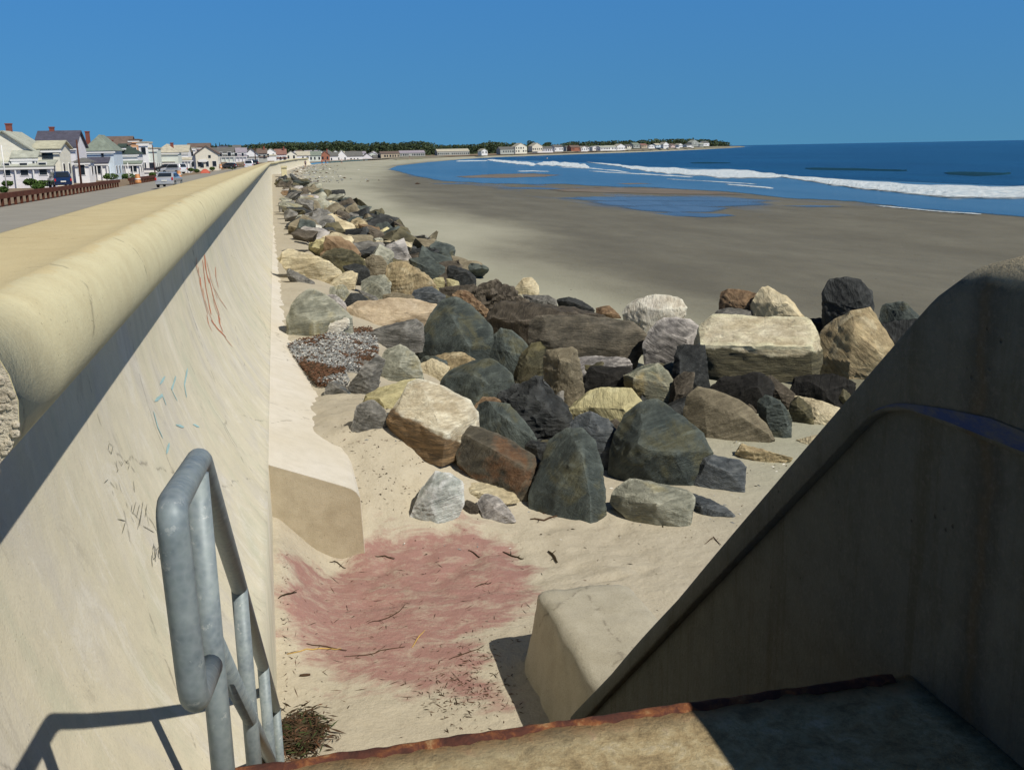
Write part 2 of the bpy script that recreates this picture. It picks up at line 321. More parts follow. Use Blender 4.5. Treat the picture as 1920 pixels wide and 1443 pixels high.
M['shallow'] = sea_mat('shallow_water', (.045, .115, .20), (.075, .14, .21), .2, .25, .12, nsc=1.2, al=True)
M['pool'] = sea_mat('pool_water', (.09, .12, .17), (.12, .135, .155), .22, .2, .06, nsc=1.5, al=(.15, 1.1))
M['swell'] = sea_mat('swell_water', (.004, .035, .05), (.005, .045, .06), .5, .6, .5)
def foam_mat():
    g = G('sea_foam'); n = g.noise(1.3, g.co((.6, 1.4, 1)), 7, .7, .5)
    g.color(g.mix(g.ramp(n, [(.36, 0), (.60, 1)]), (.30, .42, .52), (.80, .84, .86))); g.rough(.8); g.bump(n, .8, .4); add_alpha(g, .18, .62, 'e', (1, 1, 1), .45); return g.m
M['foam'] = foam_mat()
gs_ = G('wet_sand_bar'); gs_.color(gs_.mix(gs_.ramp(gs_.noise(.25, gs_.co((1, .35, 1)), 5, .6), [(.35, 0), (.65, 1)]), (.165, .132, .092), (.21, .17, .125))); gs_.rough(.6); add_alpha(gs_); M['bar'] = gs_.m
M['asphalt'] = plain('road_asphalt', (.30, .285, .25), .9, .12, .4)
M['verge'] = plain('verge_soil', (.24, .18, .12), .95, .3, .6)
M['rail'] = None
def galv():
    g = G('galvanised_pipe'); co = g.co()
    n = g.noise(14, co, 5, .65); v = g.n('TexVoronoi'); v.inputs['Scale'].default_value = 60; g.set(v.inputs['Vector'], co)
    c = g.mix(g.ramp(n, [(.35, 0), (.65, 1)]), (.13, .17, .20), (.24, .29, .30))
    c = g.mix(g.math('MULTIPLY', v.outputs['Distance'], .5), c, (.33, .37, .40))
    c = g.mix(g.math('MULTIPLY', g.ramp(g.noise(30, co, 4, .7), [(.62, 0), (.7, 1)]), .35), c, (.62, .64, .63))
    g.color(c); g.b.inputs['Metallic'].default_value = .15; g.rough(g.ramp(n, [(.3, .45), (.7, .65)])); g.bump(n, .25, .003); return g.m
M['galv'] = galv()
def rust():
    g = G('rusty_iron'); co = g.co(); n = g.noise(9, co, 7, .7, .4)
    g.color(g.ramp(n, [(.3, (.035, .018, .015)), (.48, (.09, .032, .022)), (.58, (.20, .075, .03)), (.70, (.36, .25, .13))])); g.rough(.9)
    g.bump(n, .9, .015); return g.m
M['rust'] = rust()
M['wood_rail'] = plain('fence_wood', (.10, .032, .018), .9, .4, 2)
M['wood_pole'] = plain('pole_wood', (.10, .045, .035), .9, .3, 2)
M['twig'] = plain('twig_bark', (.07, .04, .022), .9, .4, 20)
M['straw'] = plain('straw', (.5, .33, .10), .8, .2, 20)
M['weed'] = plain('seaweed', (.045, .03, .012), .7, .6, 15)
M['glass'] = plain('window_glass', (.02, .028, .04), .12, .2, 2, 0, 0)
M['frame'] = plain('white_paint', (.78, .78, .78), .5, .05, 2)
M['tyre'] = plain('tyre_rubber', (.02, .02, .02), .8, .1)
M['brick'] = plain('chimney_brick', (.24, .08, .06), .9, .25, 6)
M['skin'] = plain('skin', (.45, .28, .2), .6, .1)
def siding(name, c):
    g = G(name); w = g.n('TexWave'); w.bands_direction = 'Z'; w.inputs['Scale'].default_value = 2.2; g.set(w.inputs['Vector'], g.co())
    n = g.noise(.8, g.co(), 4); g.color(g.mix(g.ramp(n, [(.3, 0), (.7, 1)]), tuple(v * .9 for v in c), c)); g.rough(.7); g.bump(w.outputs['Fac'], .5, .03); return g.m
SID = {k: siding('siding_' + k, c) for k, c in dict(cream=(.80, .78, .68), white=(.84, .84, .86), lilac=(.76, .75, .80), blue=(.60, .70, .80), mint=(.68, .73, .68), tan=(.62, .36, .20), pink=(.70, .55, .52), grey=(.42, .44, .42), brick=(.36, .15, .10), beige=(.50, .42, .32), sand=(.76, .72, .62)).items()}
def shingle(name, c):
    g = G(name); n = g.noise(1.2, g.co(), 6, .7); w = g.n('TexWave'); w.bands_direction = 'Z'; w.inputs['Scale'].default_value = 3; g.set(w.inputs['Vector'], g.co())
    g.color(g.mix(g.ramp(n, [(.35, 0), (.65, 1)]), tuple(v * .75 for v in c), tuple(v * 1.15 for v in c))); g.rough(.9); g.bump(w.outputs['Fac'], .6, .04); return g.m
ROOF = {k: shingle('shingle_' + k, c) for k, c in dict(sage=(.42, .44, .38), yellow=(.48, .47, .36), slate=(.085, .085, .12), green=(.22, .26, .22), dkgreen=(.05, .075, .065), brown=(.17, .125, .105), grey=(.15, .15, .145), red=(.27, .15, .125), lilac=(.34, .31, .36), pale=(.50, .47, .38)).items()}
def leafm(name, a, b):
    g = G(name); n = g.noise(3, g.co(), 4); g.color(g.mix(n, a, b)); g.rough(.8); return g.m
M['leaf'] = leafm('shrub_leaf', (.03, .07, .015), (.09, .15, .03))
M['wood'] = leafm('far_leaf', (.028, .052, .024), (.075, .10, .045))
M['trunk'] = plain('tree_bark', (.09, .06, .04), .9, .3, 3)
M['green'] = plain('land_grass', (.10, .12, .05), .95, .3, .05)

# ------------------------------------------------------------------ ground of the beach
def px_poly(pts, z): return [tuple(onz(x, y, z)[:2]) for x, y in pts]
def inpoly(x, y, P):
    r = False; j = len(P) - 1
    for i in range(len(P)):
        if (P[i][1] > y) != (P[j][1] > y) and x < (P[j][0] - P[i][0]) * (y - P[i][1]) / (P[j][1] - P[i][1]) + P[i][0]: r = not r
        j = i
    return r
def dpoly(x, y, P):
    d = 1e9
    for i in range(len(P)):
        ax, ay = P[i - 1]; bx, by = P[i]; vx, vy = bx - ax, by - ay
        t = max(0, min(1, ((x - ax) * vx + (y - ay) * vy) / (vx * vx + vy * vy + 1e-9)))
        d = min(d, hypot(x - ax - t * vx, y - ay - t * vy))
    return d if inpoly(x, y, P) else -d
def gz(X, Y, fine=False):
    u = X - cx(Y)
    z = -4.0 - .25 * sst(4, 10, u) - 1.2 * sst(6, 40, u) - .003 * max(0, min(Y, 200) - 10)
    z = max(z, -5.47) - 1.6 * sst(90, 300, u)
    # sand and stones banked up against the wall
    z += (.84 * sst(9.2, 11.6, Y) + .14 * sst(12, 19, Y)) * exp(-(max(0, u - .3) / 2.3) ** 2) * (1 - sst(180, 260, Y))
    z += .52 * exp(-(((X + .28) / .36) ** 2)) * sst(6.9, 9.3, Y) * (1 - sst(9.7, 10.5, Y))
    z += .22 * exp(-((X - 1.4) / 1.0) ** 2 - ((Y - 11.8) / 1.6) ** 2)
    if fine: z -= pit_depth(X, Y)
    if fine:
        a = .042 if Y > 8.6 and u < 3 else .02
        z += a * noise.fractal(Vector((X * 1.6, Y * 1.6, 3)), 1, 2, 4)
        if 8.5 < Y < 16 and u < 3.4: z -= .045 * max(0, noise.noise(Vector((X * 4.5, Y * 4.5, 9)))) ** .7
    return z
PITP = px_poly([(740, 640), (900, 565), (1180, 592), (1340, 602), (1700, 640), (1640, 740), (1480, 757), (1270, 770), (1190, 840), (1100, 860), (1000, 880), (880, 800), (700, 715)], -4.1)
def pit_depth(X, Y):
    if not (8 < Y < 150 and 0 < X < 20): return 0
    a = sst(.0, .7, dpoly(X, Y, PITP)) * .75 if Y < 34 and X > .6 else 0
    b = .45 * sst(.9, 1.6, X) * (1 - sst(5.2, 6.2, X)) * sst(25, 28, Y)
    return max(a, b)
def onground(x, y, off=0.0):
    d = ray(x, y); z = -4.0
    for _ in range(12):
        P = d * ((z) / d[2]); z = .5 * z + .5 * (gz(P[0], P[1]) + off)
    return d * (z / d[2])
GARN = px_poly([(526, 1128), (640, 1058), (760, 1016), (880, 1010), (960, 1028), (1005, 1062), (1000, 1130), (960, 1170), (900, 1200), (905, 1260), (960, 1330), (880, 1320), (820, 1295), (700, 1292), (620, 1288), (580, 1240), (528, 1222)], -4.0)
def make_beach():
    ys = [-4.0, 0, 3, 5]; y = 5.6; 
    while y < 3400:
        ys.append(y); y += .05 if y < 10 else .05 * (y / 10) ** 1.75
    us = [-.8]; u = -.3
    while u < 2600:
        us.append(u); u += .05 if u < 2.6 else .05 + .035 * (u - 2.6) ** 1.12
    V = []; wet = []; gar = []; mid = []; she = []
    for Y in ys:
        c = cx(Y)
        for u in us:
            X = c + u
            near = Y < 60 and u < 16
            z = gz(X, Y, near) - (pit_depth(X, Y) if not near and Y < 150 and u < 8 else 0)
            V.append((X, Y, z))
            nn = noise.fractal(Vector((X * .12, Y * .04, 1)), 1, 2, 4) if Y < 800 and u < 80 else 0
            uu = u + nn * 3.0
            u0 = 7.5 + .032 * max(0, Y - 60) + .06 * max(0, min(Y, 330) - 170); wet.append(sst(u0, u0 + 7.5 + max(0, min(Y, 330) - 60) * .03, uu))
            mid.append(sst(3.5, 7, u)); she.append(sst(26, 34, uu) * sst(68, 95, Y))
            if 5 < Y < 11 and u < 4: gar.append(min(1, max(0, .5 + dpoly(X, Y, GARN) * 1.6)) if True else 0)
            else: gar.append(0)
    n = len(us)
    F = [(j * n + i, j * n + i + 1, (j + 1) * n + i + 1, (j + 1) * n + i) for j in range(len(ys) - 1) for i in range(n - 1)]
    o = mobj('sand', V, F, M['sand'], None, True); tag(o, kind='structure')
    for k, a in (('wet', wet), ('garnet', gar), ('mid', mid), ('sheen', she)):
        at = o.data.attributes.new(k, 'FLOAT', 'POINT'); at.data.foreach_set('value', a)
    return o
make_beach()

# ------------------------------------------------------------------ land behind the wall, road
def strip(name, u0, u1, zoff, mat, y0=-30, y1=3400, zf=None, step=1.0, **k):
    V = []; F = []; ys = []; y = y0
    while y < y1: ys.append(y); y += max(step, abs(y) * .06)
    for Y in ys:
        z = (-2.6 + dip(Y) if zf is None else zf(Y)) + zoff
        V += [(cx(Y) + u0, Y, z), (cx(Y) + u1, Y, z)]
    for i in range(len(ys) - 1): F.append((2 * i, 2 * i + 1, 2 * i + 3, 2 * i + 2))
    return tag(mobj(name, V, F, mat, None), kind='structure', **k)
strip('terrain', -3500, -1.25, -.03, M['verge'])
strip('road', -17.0, -3.2, .0, M['asphalt'], y1=700)
strip('pavement', -3.2, -1.3, .1, M['block'], y1=700)

# ------------------------------------------------------------------ sea wall
wallroot = empty('sea_wall', (0, 2.45, -4), 'long curved pale concrete sea wall with a fat rounded cap running into the distance', 'sea wall')
def sweep(name, prof, ys, mat, parent, smooth=True, caps=True, jitter=0, zdip=True, xo=0):
    V = []; F = []; n = len(prof)
    for Y in ys:
        for (x, z) in prof:
            V.append((x + xo + cx(Y), Y, z + (dip(Y) if zdip else 0)))
    for j in range(len(ys) - 1):
        for i in range(n - 1): F.append((j * n + i, j * n + i + 1, (j + 1) * n + i + 1, (j + 1) * n + i))
    if caps:
        F.append(tuple(range(n))); F.append(tuple((len(ys) - 1) * n + i for i in range(n))[::-1])
    l = parent.location
    V = [(a - l[0], b - l[1], c - l[2]) for a, b, c in V]
    o = mobj(name, V, F, mat, parent, smooth)
    if smooth:
        o.data.polygons[len(F) - 1].use_smooth = False; o.data.polygons[len(F) - 2].use_smooth = False
    return o
def ylist(a, b, s0=.5):
    ys = [a]; 
    while ys[-1] < b: ys.append(ys[-1] + max(s0, (ys[-1]) * .04))
    return ys
FACE = [(-1.3, -4.6), (-.25, -4.6), (-.25, -4.0), (-.25, -3.4), (-.25, -2.88), (-.29, -2.84), (-.40, -2.68), (-.53, -2.47), (-.67, -2.2), (-.78, -1.93), (-.86, -1.68), (-.925, -1.42), (-.965, -1.2), (-.985, -.95), (-.99, -.73), (-1.3, -.70)]
CAPP = [(-1.0, -.735), (-.86, -.732), (-.78, -.728), (-.72, -.715), (-.67, -.69), (-.635, -.65), (-.615, -.60), (-.61, -.54), (-.622, -.48), (-.645, -.425), (-.68, -.385), (-.73, -.362), (-.775, -.354), (-.80, -.362), (-.9, -.366), (-1.1, -.366), (-1.34, -.360), (-1.4, -.37), (-1.42, -.42), (-1.42, -2.7), (-1.25, -2.7)]
sweep('wall_face', FACE, ylist(.6, 420), M['face'], wallroot)
sweep('wall_cap', CAPP, ylist(2.46, 420), M['cap'], wallroot)
sweep('wall_cap', CAPP, [.3, 1.4, 2.42], M['cap'], wallroot, xo=-.13)
# exposed aggregate on the broken cap end
mb = MB(); rng = random.Random(4)
cc = (-.98, -.55); ring = CAPP[0:19]
pts = [(cc[0] + (x - cc[0]) * 1.003, 2.452 + .0, cc[1] + (z - cc[1]) * 1.0) for x, z in ring]
mb.poly([(x, 2.448, z) for x, _, z in pts][::-1]).obj('cap_end', M['agg'], wallroot)
bm = bmesh.new()
for i in range(150):
    x0, _, z0 = pts[rng.randrange(1, 14)]; t = rng.uniform(.0, .16)
    px = x0 + (cc[0] - x0) * t; pz = z0 + (cc[1] - z0) * t + rng.uniform(-.02, .02)
    bmesh.ops.create_icosphere(bm, subdivisions=1, radius=rng.uniform(.004, .013), matrix=Matrix.Translation((px - 0, 2.449 - 2.45, pz + 4)))
bmobj('aggregate', bm, M['agg'], wallroot)['kind'] = 'stuff'
# sloping toe slab
TOE = [(-.25, -4.6), (-.25, -2.9), (.1, -3.04), (.42, -3.17), (.52, -3.215), (.575, -3.26), (.605, -3.32), (.62, -3.85), (.64, -4.6)]
sweep('toe_slab', TOE, ylist(9.6, 420), M['apron'], wallroot, False)
MB().poly([(x * .996 - .002, 9.596, z - .004) for x, z in TOE]).obj('toe_end', M['end'], wallroot)['label'] = 'brown weathered end of the sloping toe slab'
MB().poly([(-.98 + (x + .98) * .80, 2.4455, -.55 + (z + .55) * .80) for x, z in CAPP[:18]][::-1]).obj('end_patch', M['side'] if False else M['plinth'], wallroot)
# low second concrete stair beside the far wall
def stairwall(Y0, name, label, x0, L, h0, mat):
    r = empty(name, (cx(Y0) + x0, Y0, -4.4), label, 'beach stair')
    MB().poly([(x0 + cx(Y0), Y0, -4.6), (x0 + cx(Y0), Y0 + L, -4.6), (x0 + cx(Y0), Y0 + L, h0 - .5), (x0 + cx(Y0), Y0 + .3 * L, h0), (x0 + cx(Y0), Y0, h0)]).obj('side_wall', mat, r)
    mb = MB(); X = cx(Y0) + x0
    mb.box(X + .004, X + .8, Y0 + .0, Y0 + L, -4.6, h0 - .2); mb.obj('stair_body', mat, r)
    MB().box(X - .05, X + .9, Y0 - .15, Y0 + L + .1, h0 - .19, h0 + .06).obj('coping', M['cap'], r)
stairwall(163, 'beach_stair', 'small pale concrete stair block against the sea wall just beyond the last boulders', 1.0, 5, -1.9, M['cap'])

# paint marks on the curved face
def face_x(z):
    P = FACE[3:15]; zs = [p[1] for p in P]; xs = [p[0] for p in P]; return float(np.interp(z, zs, xs))
def onface(x, y, off=.004):
    d = ray(x, y); X = -.7
    for _ in range(40):
        P = d * (X / d[0]); z = P[2] - dip(P[1]); X = .5 * X + .5 * (face_x(z) + off)
    return Vector(d * (X / d[0]))
def stroke(pxs, w, mat, label):
    mb = MB(); pp = []
    for (a, b) in zip(pxs[:-1], pxs[1:]):
        n = max(2, int(hypot(a[0] - b[0], a[1] - b[1]) / 5))
        pp += [onface(a[0] + (b[0] - a[0]) * t / n, a[1] + (b[1] - a[1]) * t / n) for t in range(n)]
    pp.append(onface(*pxs[-1])); n = len(pp); l = wallroot.location
    V = []
    for i, p in enumerate(pp):
        t = (pp[min(i + 1, n - 1)] - pp[max(0, i - 1)]).normalized()
        s = t.cross(Vector((1, 0, .4))).normalized() * w * .5 * (1 if 0 < i < n - 1 else .3) * (1 + .5 * noise.noise(p * 30))
        for q in (p - s, p + s):
            z = q.z; q.x = face_x(z - dip(q.y)) + .004; V.append(tuple(q - l))
    F = [(2 * i, 2 * i + 1, 2 * i + 3, 2 * i + 2) for i in range(n - 1)]
    o = mobj('paint_mark', V, F, mat, wallroot); o['label'] = label
M['p_red'] = plain('red_paint', (.55, .20, .11), .8, .3, 9); M['p_pale'] = plain('pale_red_paint', (.62, .40, .28), .8, .25, 9); M['p_blue'] = plain('blue_paint', (.36, .55, .56), .8, .2, 9)
M['p_dark'] = plain('dark_paint', (.16, .16, .13), .8, .3, 9); M['p_white'] = plain('white_stain', (.63, .60, .54), .8, .1, 4)
for i, (x0, y0, x1, y1, w) in enumerate([(372, 500, 382, 560, .05), (380, 487, 396, 590, .045), (388, 490, 408, 560, .06), (392, 520, 412, 592, .05), (384, 560, 402, 608, .045), (396, 600, 424, 632, .04), (402, 540, 426, 580, .035), (376, 520, 380, 548, .06), (368, 482, 374, 520, .07), (384, 478, 392, 530, .08), (400, 560, 414, 600, .05), (410, 590, 418, 622, .04), (414, 618, 436, 650, .03), (388, 590, 398, 622, .03), (381, 540, 390, 590, .05), (404, 500, 410, 540, .03)]):
    stroke([(x0, y0), ((x0 + x1) / 2 - 2, (y0 + y1) / 2), (x1, y1)], w * 1.0, M['p_red'] if i % 2 else M['p_pale'], 'red paint run down the curved wall face')
for s in ([(352, 690), (346, 720), (350, 745)], [(330, 705), (322, 730), (333, 752)], [(288, 770), (296, 800), (306, 822)], [(290, 752), (305, 740), (312, 760)], [(330, 796), (345, 800)], [(362, 795), (374, 800)], [(318, 830), (312, 850)], [(300, 720), (310, 705)]):
    stroke(s, .022, M['p_blue'], 'faded light blue paint stroke')
for s in ([(286, 1030), (288, 1022), (293, 1028), (292, 1044), (287, 1048), (286, 1030)], [(302, 1018), (297, 1032), (298, 1046), (304, 1046), (306, 1036), (300, 1034)], [(218, 862), (221, 884)], [(226, 864), (230, 868), (227, 874)], [(236, 868), (240, 862), (244, 870)], [(210, 918), (214, 928)], [(217, 905), (221, 918)], [(248, 945), (246, 958), (252, 964)], [(266, 958), (258, 992)], [(276, 944), (272, 970)], [(236, 940), (240, 952)], [(278, 968), (288, 982), (296, 1000)], [(205, 830), (212, 836), (209, 850), (203, 842), (205, 830)], [(215, 865), (222, 880), (219, 885)], [(222, 862), (228, 872)], [(233, 862), (243, 870), (240, 880)], [(245, 872), (254, 886)], [(195, 905), (203, 898)], [(206, 902), (216, 914)], [(222, 900), (228, 922)], [(250, 900), (253, 922), (249, 912)], [(255, 940), (250, 960), (262, 975)], [(262, 945), (256, 970)], [(268, 940), (262, 985)], [(272, 950), (280, 985)], [(245, 965), (252, 980)], [(220, 972), (236, 976), (229, 1000)], [(286, 1062), (284, 1040), (292, 1052), (288, 1018), (297, 1044), (300, 1022), (294, 1030)], [(304, 1022), (306, 1030)], [(309, 1020), (311, 1029)], [(268, 985), (290, 998)]):
    stroke(s, .0045, M['p_dark'], 'faded dark pen scribble on the curved wall')
stroke([(462, 388), (468, 420), (480, 450)], .10, M['p_white'], 'pale chalky stain high on the wall')

# ------------------------------------------------------------------ stairs with landing, side wall, end block
st = empty('concrete_stairs', (0.8, 2.4, -4), 'worn concrete stair landing with rusty iron nosing, beside the sea wall', 'stairs')
def bev(bm, w, seg=3, angle=.5):
    es = [e for e in bm.edges if len(e.link_faces) == 2 and e.calc_face_angle(0) > angle]
    bmesh.ops.bevel(bm, geom=es, offset=w, segments=seg, affect='EDGES', profile=.5)
def boxbm(x0, x1, y0, y1, z0, z1):
    bm = bmesh.new(); bmesh.ops.create_cube(bm, size=1, matrix=Matrix.Translation(((x0 + x1) / 2, (y0 + y1) / 2, (z0 + z1) / 2)) @ Matrix.Diagonal((x1 - x0, y1 - y0, z1 - z0, 1))); return bm
def addb(name, bm, mat, root, smooth=False):
    bmesh.ops.translate(bm, verts=bm.verts, vec=-Vector(root.location)); return bmobj(name, bm, mat, root, smooth)
def roughen(bm, cuts, amp, sc):
    bmesh.ops.subdivide_edges(bm, edges=bm.edges[:], cuts=cuts, use_grid_fill=True)
    for v in bm.verts: v.co += Vector((noise.noise(v.co * sc), noise.noise(v.co * sc + Vector((9, 0, 0))), noise.noise(v.co * sc + Vector((0, 9, 0))))) * amp
LX0, LX1, LY = -.205, 1.75, 2.43
bm = boxbm(LX0, LX1, -.6, LY, -1.85, -1.55); bmesh.ops.subdivide_edges(bm, edges=bm.edges[:], cuts=24, use_grid_fill=True)
for v in bm.verts:
    if v.co.z > -1.56: v.co.z += .012 * noise.fractal(v.co * 3, 1, 2, 3) - .004
addb('landing', bm, M['landing'], st, True)
nst = 12; rise = 2.45 / nst; tread = 3.2 / nst
for k in range(1, nst):
    bm = boxbm(LX0, LX1 - .01, LY + tread * (k - 1) - .02, LY + tread * k, -4.3, -1.55 - rise * k); addb('step', bm, M['landing'], st)
bm = bmesh.new(); N = 160; rows = []
for i in range(N + 1):
    x = LX0 - .01 + (1.70 - LX0) * i / N
    e1 = .010 * noise.noise(Vector((x * 9, 0, 0))) + .006 * noise.noise(Vector((x * 30, 2, 0))); e2 = .02 * noise.noise(Vector((x * 7, 5, 0))) + .012 * noise.noise(Vector((x * 31, 7, 0)))
    prof = [(LY - .028 + e2, -1.553), (LY - .018 + e2 * .6, -1.544), (LY + .0 + e1 * .6, -1.541 + e2 * .15), (LY + .012 + e1 * .6, -1.546), (LY + .018 + e1 * .6, -1.56), (LY + .018, -1.66)]
    rows.append([bm.verts.new((x, y, z + .004 * noise.noise(Vector((x * 25, y * 40, 1))))) for y, z in prof])
for a, b in zip(rows[:-1], rows[1:]):
    for i in range(5): bm.faces.new((a[i], b[i], b[i + 1], a[i + 1]))
addb('nosing', bm, M['rust'], st, True)

sw = empty('stair_side_wall', (2.1, 3.5, -4), 'tall shaded concrete side wall of the stairs, sloping down to the sand with blue paint on its ledge', 'side wall')
def fillet(pts, idx, r, n=7):
    out = []
    for i, p in enumerate(pts):
        if i in idx:
            p = np.array(p); a = np.array(pts[i - 1]); b = np.array(pts[i + 1])
            da = (a - p) / np.linalg.norm(a - p) * r; db = (b - p) / np.linalg.norm(b - p) * r
            for k in range(n + 1):
                t = k / n; out.append(tuple((1 - t) ** 2 * (p + da) + 2 * t * (1 - t) * p + t * t * (p + db)))
        else: out.append(tuple(p))
    return out
top = [(-1.5, -.272), (2.275, -.272), (6.42, -4.13)]
ldg = [(-1.5, -.735), (2.60, -.745), (6.05, -3.955)]
topf = fillet(top, [1], .15, 9); ldgf = fillet(ldg, [1], .16, 7)
def extr(poly, x0, x1, bw=0, segs=4, sub=0):
    bm = bmesh.new(); a = [bm.verts.new((x0, y, z)) for y, z in poly]; b = [bm.verts.new((x1, y, z)) for y, z in poly]; n = len(poly)
    bm.faces.new(a[::-1]); bm.faces.new(b)
    for i in range(n): bm.faces.new((a[i], a[(i + 1) % n], b[(i + 1) % n], b[i]))
    bmesh.ops.recalc_face_normals(bm, faces=bm.faces[:])
    if bw:
        es = [e for e in bm.edges if abs(e.verts[0].co.x - e.verts[1].co.x) < 1e-4]
        bmesh.ops.bevel(bm, geom=es, offset=bw, segments=segs, affect='EDGES', profile=.5, clamp_overlap=True)
    return bm
# upper thick band: swept strip between top line and ledge line, rounded crown
def band():
    n = 90
    def samp(P, k):
        a, b = samp1(P[:k], 34); c, d = samp1(P[k - 1:], n - 34 + 1); return list(a) + list(c[1:]), list(b) + list(d[1:])
    def samp1(P, n):
        d = [0]
        for a, b in zip(P[:-1], P[1:]): d.append(d[-1] + hypot(a[0] - b[0], a[1] - b[1]))
        t = np.linspace(0, d[-1], n); return np.interp(t, d, [p[0] for p in P]), np.interp(t, d, [p[1] for p in P])
    ty, tz = samp(topf, len(topf) // 2 + 1); ly, lz = samp(ldgf, len(ldgf) // 2 + 1); bm = bmesh.new(); rows = []
    for i in range(n):
        T = Vector((0, ty[i], tz[i])); L = Vector((0, ly[i], lz[i])); dn = (L - T); h = dn.length; dn.normalize()
        r = min(.12, h * .7)
        cs = [(1.75, h), (1.716, h), (1.710, h - .012)]
        for k in range(7):
            a = k / 6 * pi / 2; cs.append((1.710 + r - r * cos(a), r - r * sin(a)))
        for k in range(7):
            a = k / 6 * pi / 2; cs.append((2.47 - r + r * sin(a), r - r * cos(a)))
        cs += [(2.47, h), (2.44, h)]
        rows.append([bm.verts.new((x, T.y + dn.y * s, T.z + dn.z * s)) for x, s in cs])
    for a, b in zip(rows[:-1], rows[1:]):
        for i in range(len(a) - 1): bm.faces.new((a[i], a[i + 1], b[i + 1], b[i]))
    bm.faces.new(rows[0][::-1]); bm.faces.new(rows[-1]); bmesh.ops.recalc_face_normals(bm, faces=bm.faces[:]); return bm
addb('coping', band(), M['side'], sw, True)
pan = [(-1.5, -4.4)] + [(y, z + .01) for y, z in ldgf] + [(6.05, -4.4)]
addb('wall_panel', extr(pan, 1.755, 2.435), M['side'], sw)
# blue paint along the ledge, thick raised stripe
mb = MB(); V = []; F = []
P = [p for p in ldgf if p[0] < 2.68]; P = [(2.2 - (2.2 + 1.2) * 1, -.735)] + [(y, -.737) for y in np.linspace(-.9, 2.3, 20)] + [p for p in P if p[0] > 2.35]
P = P[1:]
for i, (y, z) in enumerate(P):
    w = .05 * (1 - sst(2.1, 2.66, y)) + .003
    w *= 1 + .3 * noise.noise(Vector((y * 8, 0, 0)))
    V += [(1.7065 - sw.location[0], y - sw.location[1], z + .008 - sw.location[2]), (1.7065 - sw.location[0], y - sw.location[1], z + .008 + w - sw.location[2])]
F = [(2 * i, 2 * i + 1, 2 * i + 3, 2 * i + 2) for i in range(len(P) - 1)]
gb = G('blue_ledge_paint'); nb = gb.noise(13, gb.co((1, .35, 1)), 7, .75)
gb.color(gb.mix(gb.ramp(nb, [(.42, 0), (.60, 1)]), (.006, .03, .12), (.06, .068, .075))); gb.rough(.75); gb.bump(nb, .6, .006); M['bluep'] = gb.m
o = mobj('blue_stripe', V, F, M['bluep'], sw); o['label'] = 'blue painted stripe along the ledge'

bm = boxbm(1.755, 2.56, 4.7, 7.30, -4.6, -3.365); bmesh.ops.subdivide_edges(bm, edges=bm.edges[:], cuts=13, use_grid_fill=True)
for _ in range(7): bmesh.ops.smooth_vert(bm, verts=bm.verts[:], factor=.5, use_axis_x=True, use_axis_y=True, use_axis_z=True)
bmesh.ops.subdivide_edges(bm, edges=bm.edges[:], cuts=1, use_grid_fill=True)
for v in bm.verts: v.co += Vector((1, .7, 1)) * (noise.fractal(v.co * 3.5, .8, 2, 5) * .018)
eb = empty('end_block', (2.1, 6.4, -4), 'low rounded concrete end block on the sand at the foot of the stair side wall', 'concrete block')
for v in bm.verts:
    if v.co.x < 2.1: v.co.x -= .13 * sst(-3.5, -4.2, v.co.z)
addb('block_body', bm, M['block'], eb, True)

# ------------------------------------------------------------------ pipe handrail
hr = empty('pipe_handrail', (-.2225, 2.3, -1.6), 'galvanised pipe handrail with looped end beside the sea wall', 'handrail')
X = -.2225; r = .0285; RS = 1.2
def P3(y, z): return (X, y * RS, z * RS)
def rnd(pts, rad=.06, n=5):
    out = [pts[0]]
    for i in range(1, len(pts) - 1):
        p = Vector(pts[i]); a = Vector(pts[i - 1]); b = Vector(pts[i + 1]); ra = min(rad, (a - p).length * .45, (b - p).length * .45)
        A = p + (a - p).normalized() * ra; B = p + (b - p).normalized() * ra
        out += [tuple((1 - t) ** 2 * A + 2 * t * (1 - t) * p + t * t * B) for t in [k / n for k in range(n + 1)]]
    return out + [pts[-1]]
P0 = (2.04, -.59)
toprail = [P3(1.86, -.955), P3(1.56, -.86), P3(1.51, -.51), P3(*P0), P3(5.05, -2.90)]
MB().tube(rnd(toprail, .055), r, 16).obj('top_rail', M['galv'], hr, True)
MB().tube([P3(1.93, -.93), P3(4.5, -2.92)], r * .95, 14).obj('middle_rail', M['galv'], hr, True)
for k, (y, zb) in enumerate([(1.93, -1.5), (2.89, -2.1), (3.95, -2.9), (4.97, -3.5)]):
    zt = -.59 if k == 0 else -.59 - (y - 2.04) * .768
    MB().tube([P3(y, zb), P3(y, zt)], r, 14).obj('post', M['galv'], hr, True)
